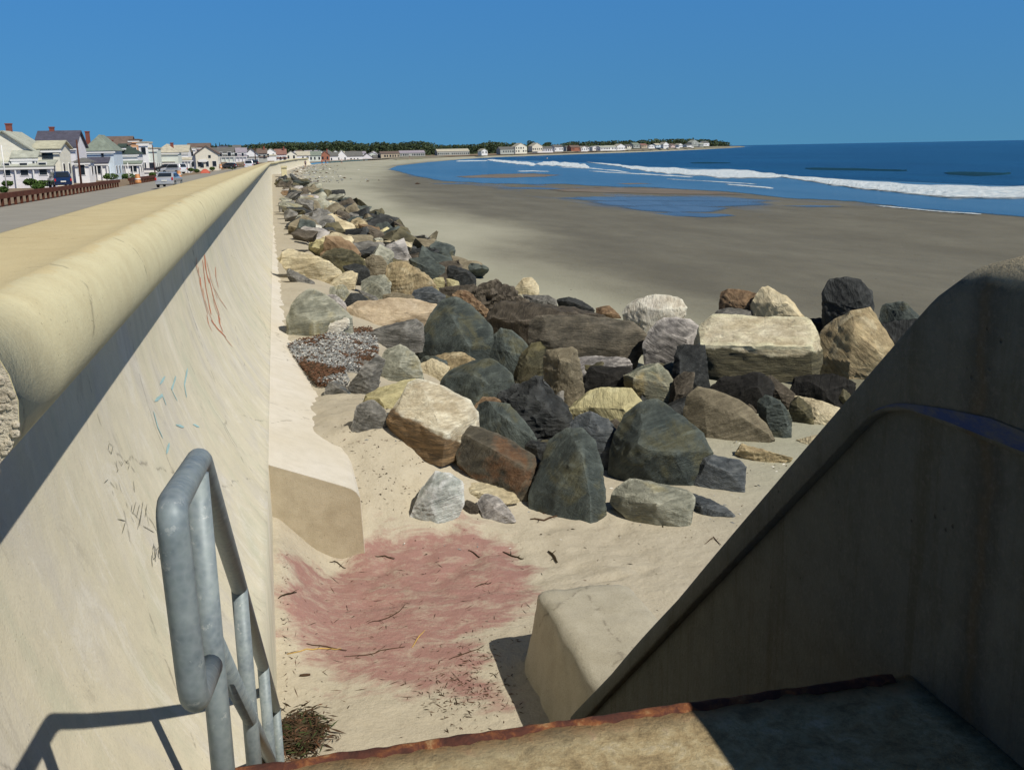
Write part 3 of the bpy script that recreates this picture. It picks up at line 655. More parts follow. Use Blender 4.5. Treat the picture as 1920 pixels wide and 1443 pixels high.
# ------------------------------------------------------------------ rocks
def rock_mesh(name, pts, size, mat, seed, amp=.045, levels=None, smooth_it=2, cuts=9):
    rg = random.Random(seed)
    bm = bmesh.new()
    for p in pts: bm.verts.new(p)
    r = bmesh.ops.convex_hull(bm, input=bm.verts[:])
    bmesh.ops.delete(bm, geom=[v for v in bm.verts if not v.link_faces], context='VERTS')
    bmesh.ops.triangulate(bm, faces=bm.faces[:])
    ctr = sum((v.co for v in bm.verts), Vector()) / len(bm.verts)
    for k in range(cuts):
        n = Vector((rg.gauss(0, 1), rg.gauss(0, 1), rg.gauss(0, .8))).normalized(); h = max((v.co - ctr).dot(n) for v in bm.verts)
        bmesh.ops.bisect_plane(bm, geom=bm.verts[:] + bm.edges[:] + bm.faces[:], plane_co=ctr + n * h * rg.uniform(.86, .95), plane_no=n, clear_outer=True)
        es = [e for e in bm.edges if e.is_boundary]
        if es: bmesh.ops.contextual_create(bm, geom=es)
    bmesh.ops.triangulate(bm, faces=bm.faces[:])
    L = size / (24 if levels is None else levels)
    for it in range(7):
        es = [e for e in bm.edges if e.calc_length() > L * 1.7]
        if not es or len(bm.verts) > 12000: break
        bmesh.ops.subdivide_edges(bm, edges=es, cuts=1); bmesh.ops.triangulate(bm, faces=[f for f in bm.faces if len(f.verts) > 3])
    bmesh.ops.smooth_vert(bm, verts=bm.verts[:], factor=.15, use_axis_x=True, use_axis_y=True, use_axis_z=True)
    bm.normal_update(); o = Vector((rg.uniform(-50, 50), rg.uniform(-50, 50), rg.uniform(-50, 50)))
    ax = Vector((rg.uniform(-.4, .4), rg.uniform(-.4, .4), 1)).normalized()
    disp = []
    for v in bm.verts:
        q = v.co / size
        d = noise.fractal(q * 2.6 + o, .7, 2.2, 6) * .9
        k = q.dot(ax) * 9 + noise.noise(q * 2 + o) * 1.5
        d += .5 * (abs(k - round(k)) * 2 - .5) * (noise.noise(q * 1.7 - o) > -.1)
        cell = noise.voronoi(q * 2.6 + o)[0]
        d += 1.2 * (min(.3, cell[1] - cell[0]) - .2)
        c2 = noise.voronoi(q * 7 - o)[0]; d += .35 * (min(.3, c2[1] - c2[0]) - .2)
        disp.append(d)
    for v, d in zip(bm.verts, disp): v.co += v.normal * d * amp * size
    me = bpy.data.meshes.new(name); bm.to_mesh(me); bm.free(); me.materials.append(mat)
    me.polygons.foreach_set('use_smooth', [True] * len(me.polygons))
    if hasattr(me, 'set_sharp_from_angle'): me.set_sharp_from_angle(angle=radians(22))
    return me
CR = dict(A=(500, 450, .208333), B=(850, 480, .208333), C=(1150, 480, .3125), D=(960, 700, .270833), E=(640, 700, .208333), P=(0, 0, 1), K=(500, 220, .239583))
def rock(crop, mat, label, outl, inner=(), yb=None, depth=.85, lean=.42, off=0.0, bury=.12, amp=.030, group=None, kind='boulder', grow=1.11):
    ox, oy, s = CR[crop]; P = [(ox + x * s, oy + y * s) for x, y in outl]
    gx = sum(p[0] for p in P) / len(P); gy = sum(p[1] for p in P) / len(P); P = [(gx + (a - gx) * grow, gy + (b - gy) * grow) for a, b in P]
    xs = [p[0] for p in P]; ys = [p[1] for p in P]; xm = (min(xs) + max(xs)) / 2; y1 = max(ys); y0 = min(ys)
    base = onground(xm, (yb if yb else y1 - (y1 - y0) * .03), off); hasin = len(inner)
    dirh = Vector((base[0], base[1], 0)).normalized(); Dy = Vector(base).dot(Vector(Fv))   # camera depth of base
    ppm = FPX / Dy; W = (max(xs) - min(xs)) / ppm; H = (y1 - y0) / ppm; size = (W + H) / 2
    seed = sum(ord(c) * (i + 1) for i, c in enumerate(label)); rg = random.Random(seed)
    pts = []
    def at(x, y, dep):     # point seen at x,y whose horizontal distance is base + dep
        d = Vector(ray(x, y)); hd = d.dot(dirh); t = (Vector(base).dot(dirh) + dep) / hd; return d * t
    for x, y in P:
        r_ = (y1 - y) / max(1, y1 - y0)
        pts.append(at(x, y, lean * size * r_ * depth + rg.uniform(-.04, .04) * size))
    gx = sum(xs) / len(xs); gy = sum(ys) / len(ys)
    if not inner:
        for k in range(3):
            a = rg.uniform(0, 2 * pi); inner = list(inner)
            fx = gx + cos(a) * (max(xs) - min(xs)) * .2; fy = gy + (y1 - y0) * (rg.uniform(-.22, .12))
            rr = (y1 - fy) / (y1 - y0); pts.append(at(fx, fy, lean * size * rr * depth - size * rg.uniform(.16, .3)))
    else:
        for x, y, d in inner:
            fx = ox + x * s; fy = oy + y * s; rr = (y1 - fy) / (y1 - y0); pts.append(at(fx, fy, lean * size * rr * depth - size * d))
    for x, y in P:           # back ring
        fx = gx + (x - gx) * .72; fy = gy + (y - gy) * .6 + (y1 - y0) * .1; pts.append(at(fx, fy, size * depth * rg.uniform(.8, 1.0)))
    low = [p for p in pts if p.z < base[2] + .35 * H]
    pit = pit_depth(base[0], base[1])
    if yb:
        q0 = sum(pts, Vector()) / len(pts)
        for p in pts[:len(P)]: pts.append(Vector((q0.x + (p.x - q0.x) * .7, q0.y + (p.y - q0.y) * .7, base[2] - .25)))
    for p in low: pts.append(Vector((p.x, p.y, min(p.z, base[2]) - bury * H - (.45 * pit if bury else 0))))
    c = Vector((base[0], base[1], base[2])) + dirh * size * depth * .4
    me = rock_mesh(kind, [p - c for p in pts], size, RM[mat], seed, amp * (.72 if hasin and amp < .05 else 1), levels=30, cuts=3 if hasin else 9)
    o = bpy.data.objects.new(kind, me); o.location = c; link(o); tag(o, label, 'driftwood' if kind == 'driftwood' else 'boulder' if kind == 'boulder' else 'rock', group or 'boulders of the rock bank'); return o
exec_rocks = []
R = rock
R('A', 'cream', 'long cream boulder with knobbly right end, close to the toe slab', [(110, 150), (190, 80), (290, 110), (420, 180), (520, 230), (620, 230), (665, 280), (640, 330), (500, 345), (300, 310), (180, 240)])
R('A', 'grey', 'low grey wedge tucked under the long cream boulder', [(185, 250), (300, 310), (430, 375), (250, 380), (190, 320)])
R('A', 'cream', 'rounded cream boulder right of the long knobbly cream one', [(560, 400), (640, 320), (740, 275), (810, 310), (800, 360), (700, 400), (600, 420)])
R('A', 'char', 'dark notched rock with a pale top edge above the rounded cream boulder', [(690, 240), (790, 215), (900, 235), (920, 290), (850, 330), (800, 300), (760, 280)])
R('A', 'mossy', 'olive brown boulder above the long knobbly cream boulder', [(490, 130), (620, 80), (760, 95), (880, 190), (850, 230), (700, 240), (560, 200)])
R('A', 'tan', 'grey tan upright boulder left of the big golden boulder', [(880, 180), (960, 135), (1050, 160), (1080, 230), (1010, 310), (910, 310)])
R('A', 'golden', 'big golden tan boulder with wrinkled top in the middle of the bank', [(1080, 250), (1130, 210), (1270, 190), (1340, 240), (1480, 360), (1500, 400), (1400, 430), (1280, 500), (1130, 500), (1070, 400)])
R('A', 'sage', 'grey boulder with a yellow lichen patch left below the golden boulder', [(860, 380), (920, 330), (1060, 320), (1110, 380), (1100, 470), (1000, 490), (870, 480)])
R('A', 'brown', 'dark brown boulder on the skyline above the golden boulder', [(1000, 100), (1130, 30), (1300, 60), (1310, 150), (1180, 160), (1020, 130)])
R('A', 'char', 'charcoal peaked rock on the seaward edge of the bank', [(1290, 100), (1350, 80), (1450, 65), (1520, 120), (1500, 180), (1340, 160)])
R('A', 'slate', 'long dark slate boulder sloping right behind the golden boulder', [(1290, 180), (1480, 150), (1610, 260), (1600, 330), (1440, 340), (1330, 250)])
R('A', 'golden', 'orange tan block at the seaward edge beyond the golden boulder', [(1480, 165), (1600, 170), (1715, 210), (1710, 260), (1640, 250), (1530, 230)])
R('A', 'char', 'jagged charcoal boulder at the seaward edge below the orange tan block', [(1620, 240), (1700, 235), (1800, 270), (1870, 330), (1880, 400), (1730, 410), (1640, 330)])
R('A', 'yellow', 'small pale yellow stone wedged right of the golden boulder', [(1500, 340), (1590, 335), (1600, 370), (1530, 415)])
R('A', 'yellow', 'olive yellow split stone under the jagged charcoal boulder', [(1620, 340), (1740, 380), (1700, 460), (1640, 430)])
R('A', 'brown', 'brown low rock in the hollow right below the golden boulder', [(1560, 430), (1700, 440), (1870, 400), (1900, 480), (1750, 540), (1600, 520)])
R('A', 'blueslate', 'flat slate rock under the golden boulder', [(1300, 540), (1340, 450), (1480, 420), (1600, 500), (1560, 560), (1420, 570)])
R('A', 'tan', 'brown tan rock between the golden boulder and the long peach boulder', [(1050, 500), (1150, 470), (1320, 500), (1330, 550), (1150, 560), (1060, 545)])
R('A', 'sage', 'small grey cream rock in the gravelly gap below the rounded cream boulder', [(560, 430), (700, 400), (750, 490), (680, 530), (560, 480)])
R('A', 'lilac', 'mauve grey rock behind the striped sage boulder', [(530, 500), (620, 495), (700, 560), (720, 620), (640, 610), (570, 570)])
R('A', 'char', 'charcoal flat rock behind the left end of the long peach boulder', [(700, 560), (760, 480), (860, 490), (930, 560), (790, 590), (760, 640), (700, 620)])
R('A', 'grey', 'narrow light grey slab lying above the long peach boulder', [(830, 450), (980, 510), (1020, 570), (990, 600), (900, 550)])
R('A', 'sage', 'big striped sage green boulder leaning on the toe slab', [(200, 700), (250, 580), (310, 480), (430, 450), (520, 500), (640, 620), (745, 680), (740, 720), (600, 760), (500, 810), (400, 845), (300, 815), (220, 760)], [(290, 640, .2), (600, 690, .25), (420, 740, .3)])
R('A', 'white', 'small white slab at the edge of the shell patch', [(480, 850), (520, 790), (680, 700), (740, 710), (730, 770), (600, 840), (500, 870)])
R('A', 'peach', 'long peach coloured boulder with brown shaded left end', [(750, 740), (760, 610), (850, 560), (1100, 530), (1280, 540), (1500, 580), (1530, 640), (1440, 700), (1230, 730), (1080, 765), (980, 785), (800, 790)], [(850, 640, .25), (970, 760, .2), (1400, 660, .15)])
R('A', 'grey', 'long grey green slab right of the shell patch', [(850, 880), (1080, 770), (1300, 700), (1420, 760), (1380, 850), (1290, 910), (1000, 950), (900, 930)])
R('P', 'slate', 'large dark grey green boulder standing behind the middle of the pile', [(785, 640), (800, 600), (830, 567), (855, 562), (880, 575), (905, 600), (925, 630), (915, 660), (880, 674), (835, 674), (800, 658)], [(850, 600, .25), (880, 650, .25), (815, 640, .15)])
R('A', 'sage', 'grey boulder with a pale vein in front of the large dark boulder', [(1040, 1080), (1060, 1000), (1200, 950), (1300, 1000), (1370, 1100), (1400, 1240), (1200, 1270), (1060, 1270)])
R('A', 'grey', 'dark grey leaning rock right of the shell patch', [(750, 1330), (800, 1240), (860, 1150), (980, 1090), (1030, 1020), (1050, 1090), (1000, 1200), (950, 1300), (850, 1375)])
R('A', 'cream', 'flat cream stone left of the slate boulder', [(1380, 1120), (1500, 1070), (1640, 1130), (1600, 1230), (1430, 1220)])
R('A', 'golden', 'small golden stone at the foot of the large dark boulder', [(1480, 1060), (1600, 1020), (1750, 1010), (1860, 1070), (1720, 1110), (1600, 1110)])
R('A', 'blueslate', 'small blue grey stone at the lower tip of the shell patch', [(530, 1350), (560, 1280), (640, 1280), (700, 1330), (760, 1380), (650, 1380)])
R('B', 'brown', 'dark brown flat topped boulder behind the banded block', [(290, 540), (430, 430), (650, 420), (900, 440), (1250, 490), (1330, 550), (900, 700), (700, 700), (560, 710), (340, 610)])
R('B', 'char', 'small dark green rock on top of the flat brown boulder', [(930, 400), (1010, 365), (1150, 400), (1260, 480), (1130, 480), (980, 440)], yb=588)
R('B', 'rust', 'rusty brown stone right of the small dark green rock', [(1290, 470), (1400, 450), (1500, 540), (1380, 555), (1290, 545)])
R('B', 'grey', 'low grey stones behind the flat brown boulder', [(640, 350), (850, 355), (930, 400), (920, 430), (680, 415)], yb=576)
R('B', 'brown', 'crumbly brown boulder behind the large dark boulder', [(150, 320), (280, 240), (400, 230), (560, 300), (640, 400), (500, 410), (300, 480), (200, 430)], amp=.09)
R('B', 'rust', 'brown stained rock below the crumbly brown boulder', [(20, 300), (150, 330), (300, 470), (290, 560), (230, 560), (100, 420), (0, 400)], amp=.07)
R('B', 'cream', 'pale sandy boulder standing alone behind the crumbly brown one', [(560, 290), (620, 210), (700, 195), (760, 260), (770, 340), (600, 345)])
R('B', 'banded', 'wide brown banded block with a flat front face', [(700, 720), (720, 600), (760, 552), (1100, 545), (1480, 560), (1600, 600), (1700, 720), (1560, 900), (1100, 905), (830, 800)], [(790, 600, .1), (1560, 620, .08), (900, 780, .15), (1500, 850, .12)], lean=.2)
R('B', 'slate', 'medium dark boulder with a white vein left of the banded block', [(330, 920), (310, 870), (350, 740), (430, 665), (520, 680), (650, 800), (690, 900), (560, 1000), (430, 990)])
R('B', 'mossy', 'dark olive boulder between the veined and the tall tan boulder', [(540, 1080), (620, 880), (700, 800), (780, 780), (830, 830), (840, 930), (800, 1110), (600, 1170)])
R('B', 'tan', 'tall tan boulder standing under the banded block', [(830, 860), (900, 810), (1100, 820), (1120, 1000), (1165, 1180), (1010, 1330), (900, 1280), (830, 1120)], lean=.2)
R('B', 'lilac', 'flat lilac grey rock under the banded block', [(1110, 912), (1560, 905), (1600, 960), (1380, 1100), (1300, 1060), (1130, 1050)], lean=.9)
R('P', 'slate', 'slate green smooth boulder behind the charcoal boulder', [(828, 720), (845, 695), (885, 678), (915, 672), (935, 685), (955, 705), (962, 725), (940, 740), (890, 762), (850, 750)])
R('C', 'white', 'white marbled boulder on the skyline of the pile', [(70, 330), (130, 260), (250, 235), (390, 250), (425, 310), (380, 370), (200, 425), (130, 370)], yb=640)
R('C', 'lilac', 'lilac white boulder with dark patches below the white marbled boulder', [(190, 530), (230, 450), (310, 380), (450, 390), (520, 440), (490, 500), (460, 640), (410, 665), (330, 640), (220, 580)], [(300, 460, .2), (440, 500, .2)])
R('C', 'rust', 'rusty brown boulder on the skyline left of the cream peak', [(640, 290), (650, 210), (740, 190), (870, 230), (880, 260), (850, 340), (690, 340)], yb=640)
R('C', 'cream', 'cream peaked boulder behind the long two toned slab', [(850, 340), (830, 290), (900, 200), (930, 195), (1030, 240), (1150, 380), (1180, 440), (870, 430)], yb=650)
R('C', 'grey', 'small dark grey wedge left of the cream peaked boulder', [(540, 400), (640, 325), (700, 310), (840, 330), (850, 380), (640, 400)], yb=645)
R('C', 'slab', 'long two toned slab with cream top and dark banded front', [(500, 560), (540, 420), (620, 370), (1150, 385), (1200, 450), (1220, 640), (1160, 700), (900, 720), (700, 745), (560, 700), (510, 620)], [(520, 530, .32), (850, 540, .38), (1190, 540, .32), (560, 420, -.1), (1150, 400, -.1)], lean=.75, bury=0, off=.25)
R('C', 'char', 'black barnacled boulder on the skyline above the golden yellow boulder', [(1260, 230), (1310, 150), (1350, 130), (1480, 150), (1540, 220), (1560, 310), (1500, 360), (1420, 380), (1320, 380), (1280, 300)], yb=660)
R('C', 'slate', 'dark green grey boulder partly hidden by the stair side wall', [(1600, 400), (1620, 300), (1740, 280), (1830, 350), (1880, 400), (1880, 500), (1700, 500), (1640, 440)], yb=660)
R('C', 'golden', 'large golden yellow boulder right of the two toned slab', [(1220, 560), (1300, 400), (1420, 330), (1530, 320), (1600, 430), (1680, 550), (1680, 620), (1600, 690), (1480, 720), (1380, 700), (1260, 640)], [(1440, 450, .3), (1420, 640, .25), (1580, 560, .3)], off=.2, bury=0)
R('C', 'char', 'flat dark stone between the two toned slab and the golden yellow boulder', [(1170, 380), (1240, 370), (1320, 400), (1260, 430)], yb=650)
R('C', 'mossy', 'dark olive rock in the shade under the golden yellow boulder', [(1300, 860), (1380, 770), (1450, 870), (1400, 930)])
R('C', 'mossy', 'olive tan rock beside the side wall under the golden yellow boulder', [(1480, 830), (1560, 740), (1640, 690), (1700, 800), (1500, 860)])
R('C', 'tan', 'big tan grey flat faced boulder with fine veins on the sand', [(440, 980), (460, 850), (520, 800), (620, 820), (760, 870), (900, 1000), (950, 1085), (620, 1090), (500, 1040)], [(540, 860, .15), (760, 960, .2), (560, 1040, .15)], lean=.3)
R('C', 'slate', 'smooth slate green egg shaped boulder right of the tan grey one', [(870, 880), (900, 830), (1000, 870), (1070, 980), (1060, 1080), (960, 1050), (880, 940)])
R('C', 'brown', 'brown blocky rock behind the slate green egg', [(890, 760), (950, 720), (1090, 830), (1060, 900), (1000, 890), (920, 830)])
R('C', 'mossy', 'pitted brown rock beside the slate green egg', [(1060, 880), (1100, 840), (1180, 900), (1200, 1000), (1120, 985), (1060, 940)])
R('C', 'cream', 'flat cream rock half buried beside the stair side wall', [(1100, 840), (1250, 870), (1400, 930), (1420, 1010), (1200, 1010), (1120, 930)], lean=1.0)
R('C', 'brown', 'leaning dark slab behind the ochre green boulder', [(330, 890), (360, 750), (420, 700), (480, 710), (470, 790), (400, 890), (340, 925)])
R('C', 'cream', 'thin cream slab in the sand beside the stair side wall', [(1100, 1100), (1200, 1080), (1330, 1050), (1290, 1110), (1200, 1135)], lean=1.2)
R('C', 'greenochre', 'ochre and green ribbed boulder leaning to the left', [(75, 710), (230, 615), (320, 700), (395, 810), (380, 870), (310, 905), (200, 865), (120, 790)], [(120, 730, .2), (300, 760, .2)])
R('D', 'slate', 'biggest green slate boulder with a rounded hump in the front row', [(690, 660), (700, 540), (740, 420), (800, 310), (900, 220), (1010, 200), (1080, 330), (1200, 340), (1300, 420), (1360, 540), (1320, 620), (1240, 710), (1050, 750), (800, 745)], [(900, 360, .25), (860, 530, .35), (1100, 540, .3), (1250, 480, .15)])
R('D', 'slate', 'pear shaped grey green boulder at the front of the pile', [(140, 830), (160, 750), (280, 480), (380, 400), (480, 400), (560, 480), (610, 680), (630, 860), (590, 955), (400, 960), (230, 935)], [(480, 560, .3), (540, 840, .25), (300, 800, .2)])
R('D', 'blueslate', 'blue grey boulder between the pear shaped and the biggest slate boulder', [(410, 340), (430, 290), (540, 270), (700, 340), (740, 400), (720, 600), (640, 640), (560, 520)], yb=880)
R('P', 'char', 'rough charcoal boulder with wrinkled faces in the middle of the pile', [(940, 745), (945, 728), (985, 716), (1018, 711), (1028, 732), (1050, 755), (1068, 776), (1075, 800), (1030, 832), (985, 835), (950, 800)], [(1000, 740, .25), (975, 790, .2), (1035, 780, .25)], amp=.07)
R('D', 'yellow', 'pale yellow green rounded boulder in the second row', [(390, 240), (480, 150), (620, 110), (810, 115), (860, 170), (905, 230), (880, 290), (780, 340), (630, 325), (500, 280)])
R('D', 'brown', 'small brown stone between pale yellow and biggest slate boulder', [(640, 340), (720, 320), (770, 360), (740, 420), (670, 400)])
R('D', 'sage', 'low cracked olive boulder alone on the sand in front of the pile', [(690, 880), (740, 800), (830, 740), (960, 745), (1200, 800), (1240, 860), (1210, 1000), (1150, 1045), (1000, 1040), (860, 960)], [(800, 830, .15), (1000, 900, .3), (1190, 900, .15)], lean=.6)
R('D', 'blueslate', 'blue grey buried ridge of rock poking from the sand', [(1220, 820), (1400, 880), (1480, 930), (1550, 990), (1390, 970), (1260, 910)], lean=1.1)
R('D', 'blueslate', 'dark blue grey boulder with pale stripes right of the biggest slate boulder', [(1240, 690), (1330, 575), (1410, 565), (1560, 600), (1610, 650), (1590, 790), (1480, 800), (1350, 800), (1280, 740)], [(1350, 620, .2), (1500, 680, .25)])
R('E', 'striped', 'pale striped square block with brown shaded side', [(430, 440), (480, 340), (520, 290), (620, 110), (700, 70), (880, 120), (1130, 260), (1200, 350), (1210, 480), (1140, 520), (1010, 680), (970, 760), (900, 800), (760, 700), (600, 560)], [(480, 360, .12), (930, 560, .42), (1140, 400, .22)], lean=1.0, bury=0, off=.04, amp=.03)
R('E', 'yellow', 'yellow slab behind the pale striped block', [(190, 210), (330, 130), (500, 80), (650, 60), (700, 130), (640, 260), (500, 320), (400, 300), (330, 260)], lean=.9)
R('E', 'grey', 'squat grey stone left of the pale striped block', [(95, 490), (150, 290), (270, 245), (340, 270), (400, 370), (410, 430), (330, 490), (210, 505)])
R('E', 'rustslate', 'long dark block with rust stains in the front row', [(1050, 700), (1070, 560), (1160, 490), (1300, 510), (1500, 600), (1780, 780), (1740, 900), (1650, 1060), (1560, 1050), (1380, 960), (1080, 800)], [(1130, 560, .15), (1400, 700, .25), (1650, 850, .2)], lean=.5)
R('E', 'quartz', 'pale green and white quartz boulder at the front left', [(640, 1230), (720, 1100), (730, 1030), (850, 900), (1000, 900), (1100, 1000), (1090, 1130), (1020, 1230), (870, 1320), (730, 1300)])
R('E', 'cream', 'flat cream stone beside the quartz boulder', [(1110, 990), (1250, 975), (1400, 1030), (1530, 1070), (1580, 1110), (1500, 1150), (1380, 1160), (1230, 1130), (1110, 1110)], lean=.9)
R('E', 'lilac', 'small pale stone pair in front of the flat cream stone', [(1230, 1170), (1300, 1080), (1400, 1110), (1520, 1240), (1560, 1320), (1430, 1300), (1290, 1285)], lean=.7)
R('E', 'brown', 'little brown stone right of the quartz boulder', [(1080, 1190), (1140, 1130), (1230, 1190), (1230, 1245), (1150, 1245)])
R('E', 'rust', 'brown stained rock under the charcoal boulder', [(1180, 320), (1280, 220), (1430, 225), (1480, 320), (1380, 500), (1240, 450)], yb=812)
R('E', 'char', 'small black stone between the long dark block and the pear shaped boulder', [(1650, 650), (1720, 600), (1850, 620), (1870, 720), (1800, 780)])
R('P', 'black', 'added black rock standing in for the shade under the two toned slab', [(1330, 745), (1345, 712), (1420, 700), (1450, 720), (1440, 770), (1380, 765)], yb=772)  # added rock, its black stands in for the shadow under the slab
R('P', 'black', 'added black rock standing in for the shadow below the right end of the two toned slab', [(1480, 740), (1490, 705), (1560, 700), (1600, 720), (1590, 765), (1520, 762)], yb=768)  # added rock, black to stand in for shadow rather than from wetness
R('P', 'black', 'black rock wedged between ochre green boulder and banded block', [(1085, 735), (1110, 690), (1180, 690), (1200, 730), (1160, 752)], yb=752)
R('P', 'char', 'dark rock in the gap left of the two toned slab', [(1262, 720), (1270, 650), (1320, 650), (1330, 740), (1290, 752)], yb=742)
R('P', 'char', 'dark rock in the gap behind the golden yellow boulder', [(1660, 690), (1650, 610), (1720, 600), (1760, 640), (1720, 700)], yb=715)
R('P', 'slate', 'dark slab under the charcoal boulder', [(880, 800), (900, 752), (955, 760), (1010, 830), (960, 850), (900, 830)], yb=838)
R('P', 'grey', 'small grey stone below the dark leaning rock', [(610, 735), (618, 716), (645, 722), (655, 738)])
R('K', 'char', 'dark pointed rock lying apart on the sand right of the bank', [(810, 820), (830, 765), (900, 765), (970, 840), (960, 855), (860, 850)])
R('K', 'char', 'dark beam shaped rock jutting right from the bank crest', [(490, 585), (510, 572), (600, 565), (610, 590), (560, 602), (490, 605)])
R('C', 'driftwood', 'short pale driftwood log lying on the sand', [(740, 1170), (780, 1130), (900, 1165), (1070, 1210), (900, 1230), (790, 1205)], kind='driftwood', group='driftwood on the sand', lean=.6)

# rock bank going away: varied boulders from a few base meshes
rg = random.Random(11); base_me = []
for k in range(14):
    pts = []
    sx, sy, sz = rg.uniform(.75, 1.3), rg.uniform(.6, 1.0), rg.uniform(.4, .75)
    for i in range(rg.choice((11, 13, 16))):
        d = Vector((rg.gauss(0, 1), rg.gauss(0, 1), rg.gauss(0, 1))).normalized()
        m = max(abs(d.x), abs(d.y), abs(d.z)); d = d / (m ** .6)
        pts.append(Vector((d.x * sx, d.y * sy, d.z * sz)) * .5)
    base_me.append(rock_mesh('boulder', pts, 1.0, RM['grey'], 100 + k, .05, 13, 1))
WT = ['grey'] * 5 + ['brown'] * 4 + ['tan'] * 5 + ['slate'] * 4 + ['char'] * 4 + ['sage'] * 4 + ['cream'] * 3 + ['mossy'] * 4 + ['lilac'] * 2 + ['golden'] * 2 + ['rust'] * 1 + ['yellow'] * 1 + ['white'] * 1
CNAME = dict(grey='mid grey', brown='dark brown', tan='tan', slate='dark green slate', char='charcoal', sage='grey green', cream='cream', mossy='olive', lilac='lilac grey', golden='golden brown', rust='rusty', yellow='yellow', white='white')
cnt = 0; variants = {}
def bankrock(X, Y, s, mk, zo, label=None, grp=None):
    global cnt
    bi = rg.randrange(len(base_me)); key = (bi, mk)
    if key not in variants:
        me = base_me[bi].copy(); me.materials[0] = RM[mk]; variants[key] = me
    o = bpy.data.objects.new('boulder', variants[key]); link(o)
    o.location = (X, Y, gz(X, Y) + zo); o.scale = (s * rg.uniform(.85, 1.25), s * rg.uniform(.85, 1.25), s * rg.uniform(.8, 1.15))
    o.rotation_euler = (rg.uniform(-.5, .5), rg.uniform(-.4, .4), rg.uniform(0, 6.28)); cnt += 1
    zone = 'nearer half of the long bank' if Y < 55 else 'far end of the long bank'
    tag(o, label or f'{CNAME[mk]} boulder among the rubble, {zone}', 'boulder', grp or f'{CNAME[mk]} boulders, {zone}')
Y = 33.5
while Y < 150 and cnt < 168:
    n = 6 if Y < 62 else 5 if Y < 90 else 4; wid = 6.8 if Y < 60 else 6.8 - (Y - 60) * .035
    for i in range(n):
        u = .42 + (wid - .6) * (i + rg.uniform(.15, .85)) / n
        bankrock(u, Y + rg.uniform(-.7, .7), rg.uniform(1.0, 1.95) * (1.05 + max(0, Y - 58) * .013) * (.8 if i == 0 else 1), rg.choice(WT) if u < 4.5 else rg.choice(['slate', 'char', 'brown', 'grey', 'mossy', 'tan']), rg.uniform(.0, .4) + (.12 if i == 0 else 0))
    Y += 1.75 if Y < 58 else 3.0 if Y < 85 else 6.0
print('bank rocks', cnt)
# half hidden fill stones between the named boulders
k = 0
for i in range(260):
    px = rg.uniform(640, 1640); py = rg.uniform(560, 880); 
    P = onground(px, py); X, Y = P[0], P[1]
    lim = 6.9 + sst(24, 15, Y) * 7
    if px + (py - 560) * .2 < 700 or X > lim or (py > 800 and (px < 900 or px > 1240)) or (py > 745 and px < 830) : continue
    k += 1
    if k > 52: break
    bankrock(X, Y + .6, rg.uniform(.45, .8), rg.choice(['slate', 'char', 'brown', 'mossy', 'char', 'grey']), .0, 'small dark stone filling a gap between the big boulders', 'small dark gap stones')

# ------------------------------------------------------------------ shell and weed patch, debris
def scatter(name, n, place, size, mats, label, cat, stretch=1, msel=None):
    """one uncountable object of little tilted chips"""
    V = []; F = []; MI = []
    for i in range(n):
        p = place()
        if p is None: continue
        s = size * rg.uniform(.5, 1.6); a = rg.uniform(0, 6.28); l = rg.uniform(1, 2.2) * stretch
        c = Vector(p); t = Vector((cos(a), sin(a), rg.uniform(-.3, .3))); b = Vector((-sin(a), cos(a), rg.uniform(-.4, .4)))
        n0 = len(V); V += [tuple(c + t * s * l), tuple(c + b * s * .6), tuple(c - t * s * l), tuple(c - b * s * .6), tuple(c + Vector((0, 0, s * .7)))]
        for q in ((0, 1, 4), (1, 2, 4), (2, 3, 4), (3, 0, 4)): F.append(tuple(n0 + j for j in q)); MI.append(i % len(mats) if msel is None else msel(c, i))
    o = mobj(name, V, F, mats); o.data.polygons.foreach_set('material_index', MI)
    return tag(o, label, cat, kind='stuff')
M['shell'] = plain('shell', (.62, .60, .55), .6, .3, 30); M['shell2'] = plain('grey_shell', (.26, .27, .27), .7, .3, 30); M['mossw'] = plain('green_weed', (.04, .06, .015), .8, .4, 20); M['weedr'] = plain('red_weed', (.13, .065, .035), .8, .4, 20)
SH = [(500 + x * .2083, 450 + y * .2083) for x, y in [(190, 950), (300, 900), (500, 860), (750, 800), (950, 790), (1010, 950), (1000, 1060), (900, 1130), (850, 1160), (700, 1150), (750, 1290), (600, 1300), (450, 1290), (360, 1190), (250, 1050)]]
def shp():
    for _ in range(50):
        x = rg.uniform(535, 715); y = rg.uniform(612, 724)
        if inpoly(x, y, SH):
            P = onground(x, y, .05); return (P[0], P[1], gz(P[0], P[1]) + rg.uniform(.0, .09))
scatter('shell_gravel', 15000, shp, .015, [M['shell'], M['shell2'], M['shell2'], M['weed'], M['weedr'], M['shell2'], M['twig']], 'patch of broken shells and reddish weed between toe slab and boulders', 'shells', msel=lambda c, i: (4 if i % 3 else 3 + 3 * (i % 2)) if noise.noise(Vector((c.x * 1.1, c.y * .9, 0))) + .5 * noise.noise(c * 4) > .22 + .25 * ((i * 7 % 10) / 10 - .5) else (0, 1, 2, 5, 1, 6)[i % 6])
def weedp():
    a = rg.gauss(0, .085); b = rg.gauss(0, .12); P = onz(562, 1385, -4.0); X, Y = P[0] + a, P[1] + b
    return (X, Y, gz(X, Y) + rg.uniform(0, .10))
scatter('weed_clump', 1500, weedp, .009, [M['weed'], M['weed'], M['twig'], M['weedr'], M['twig'], M['weed'], M['mossw']], 'tangled brown seaweed clump at the foot of the handrail', 'seaweed', 2.6)
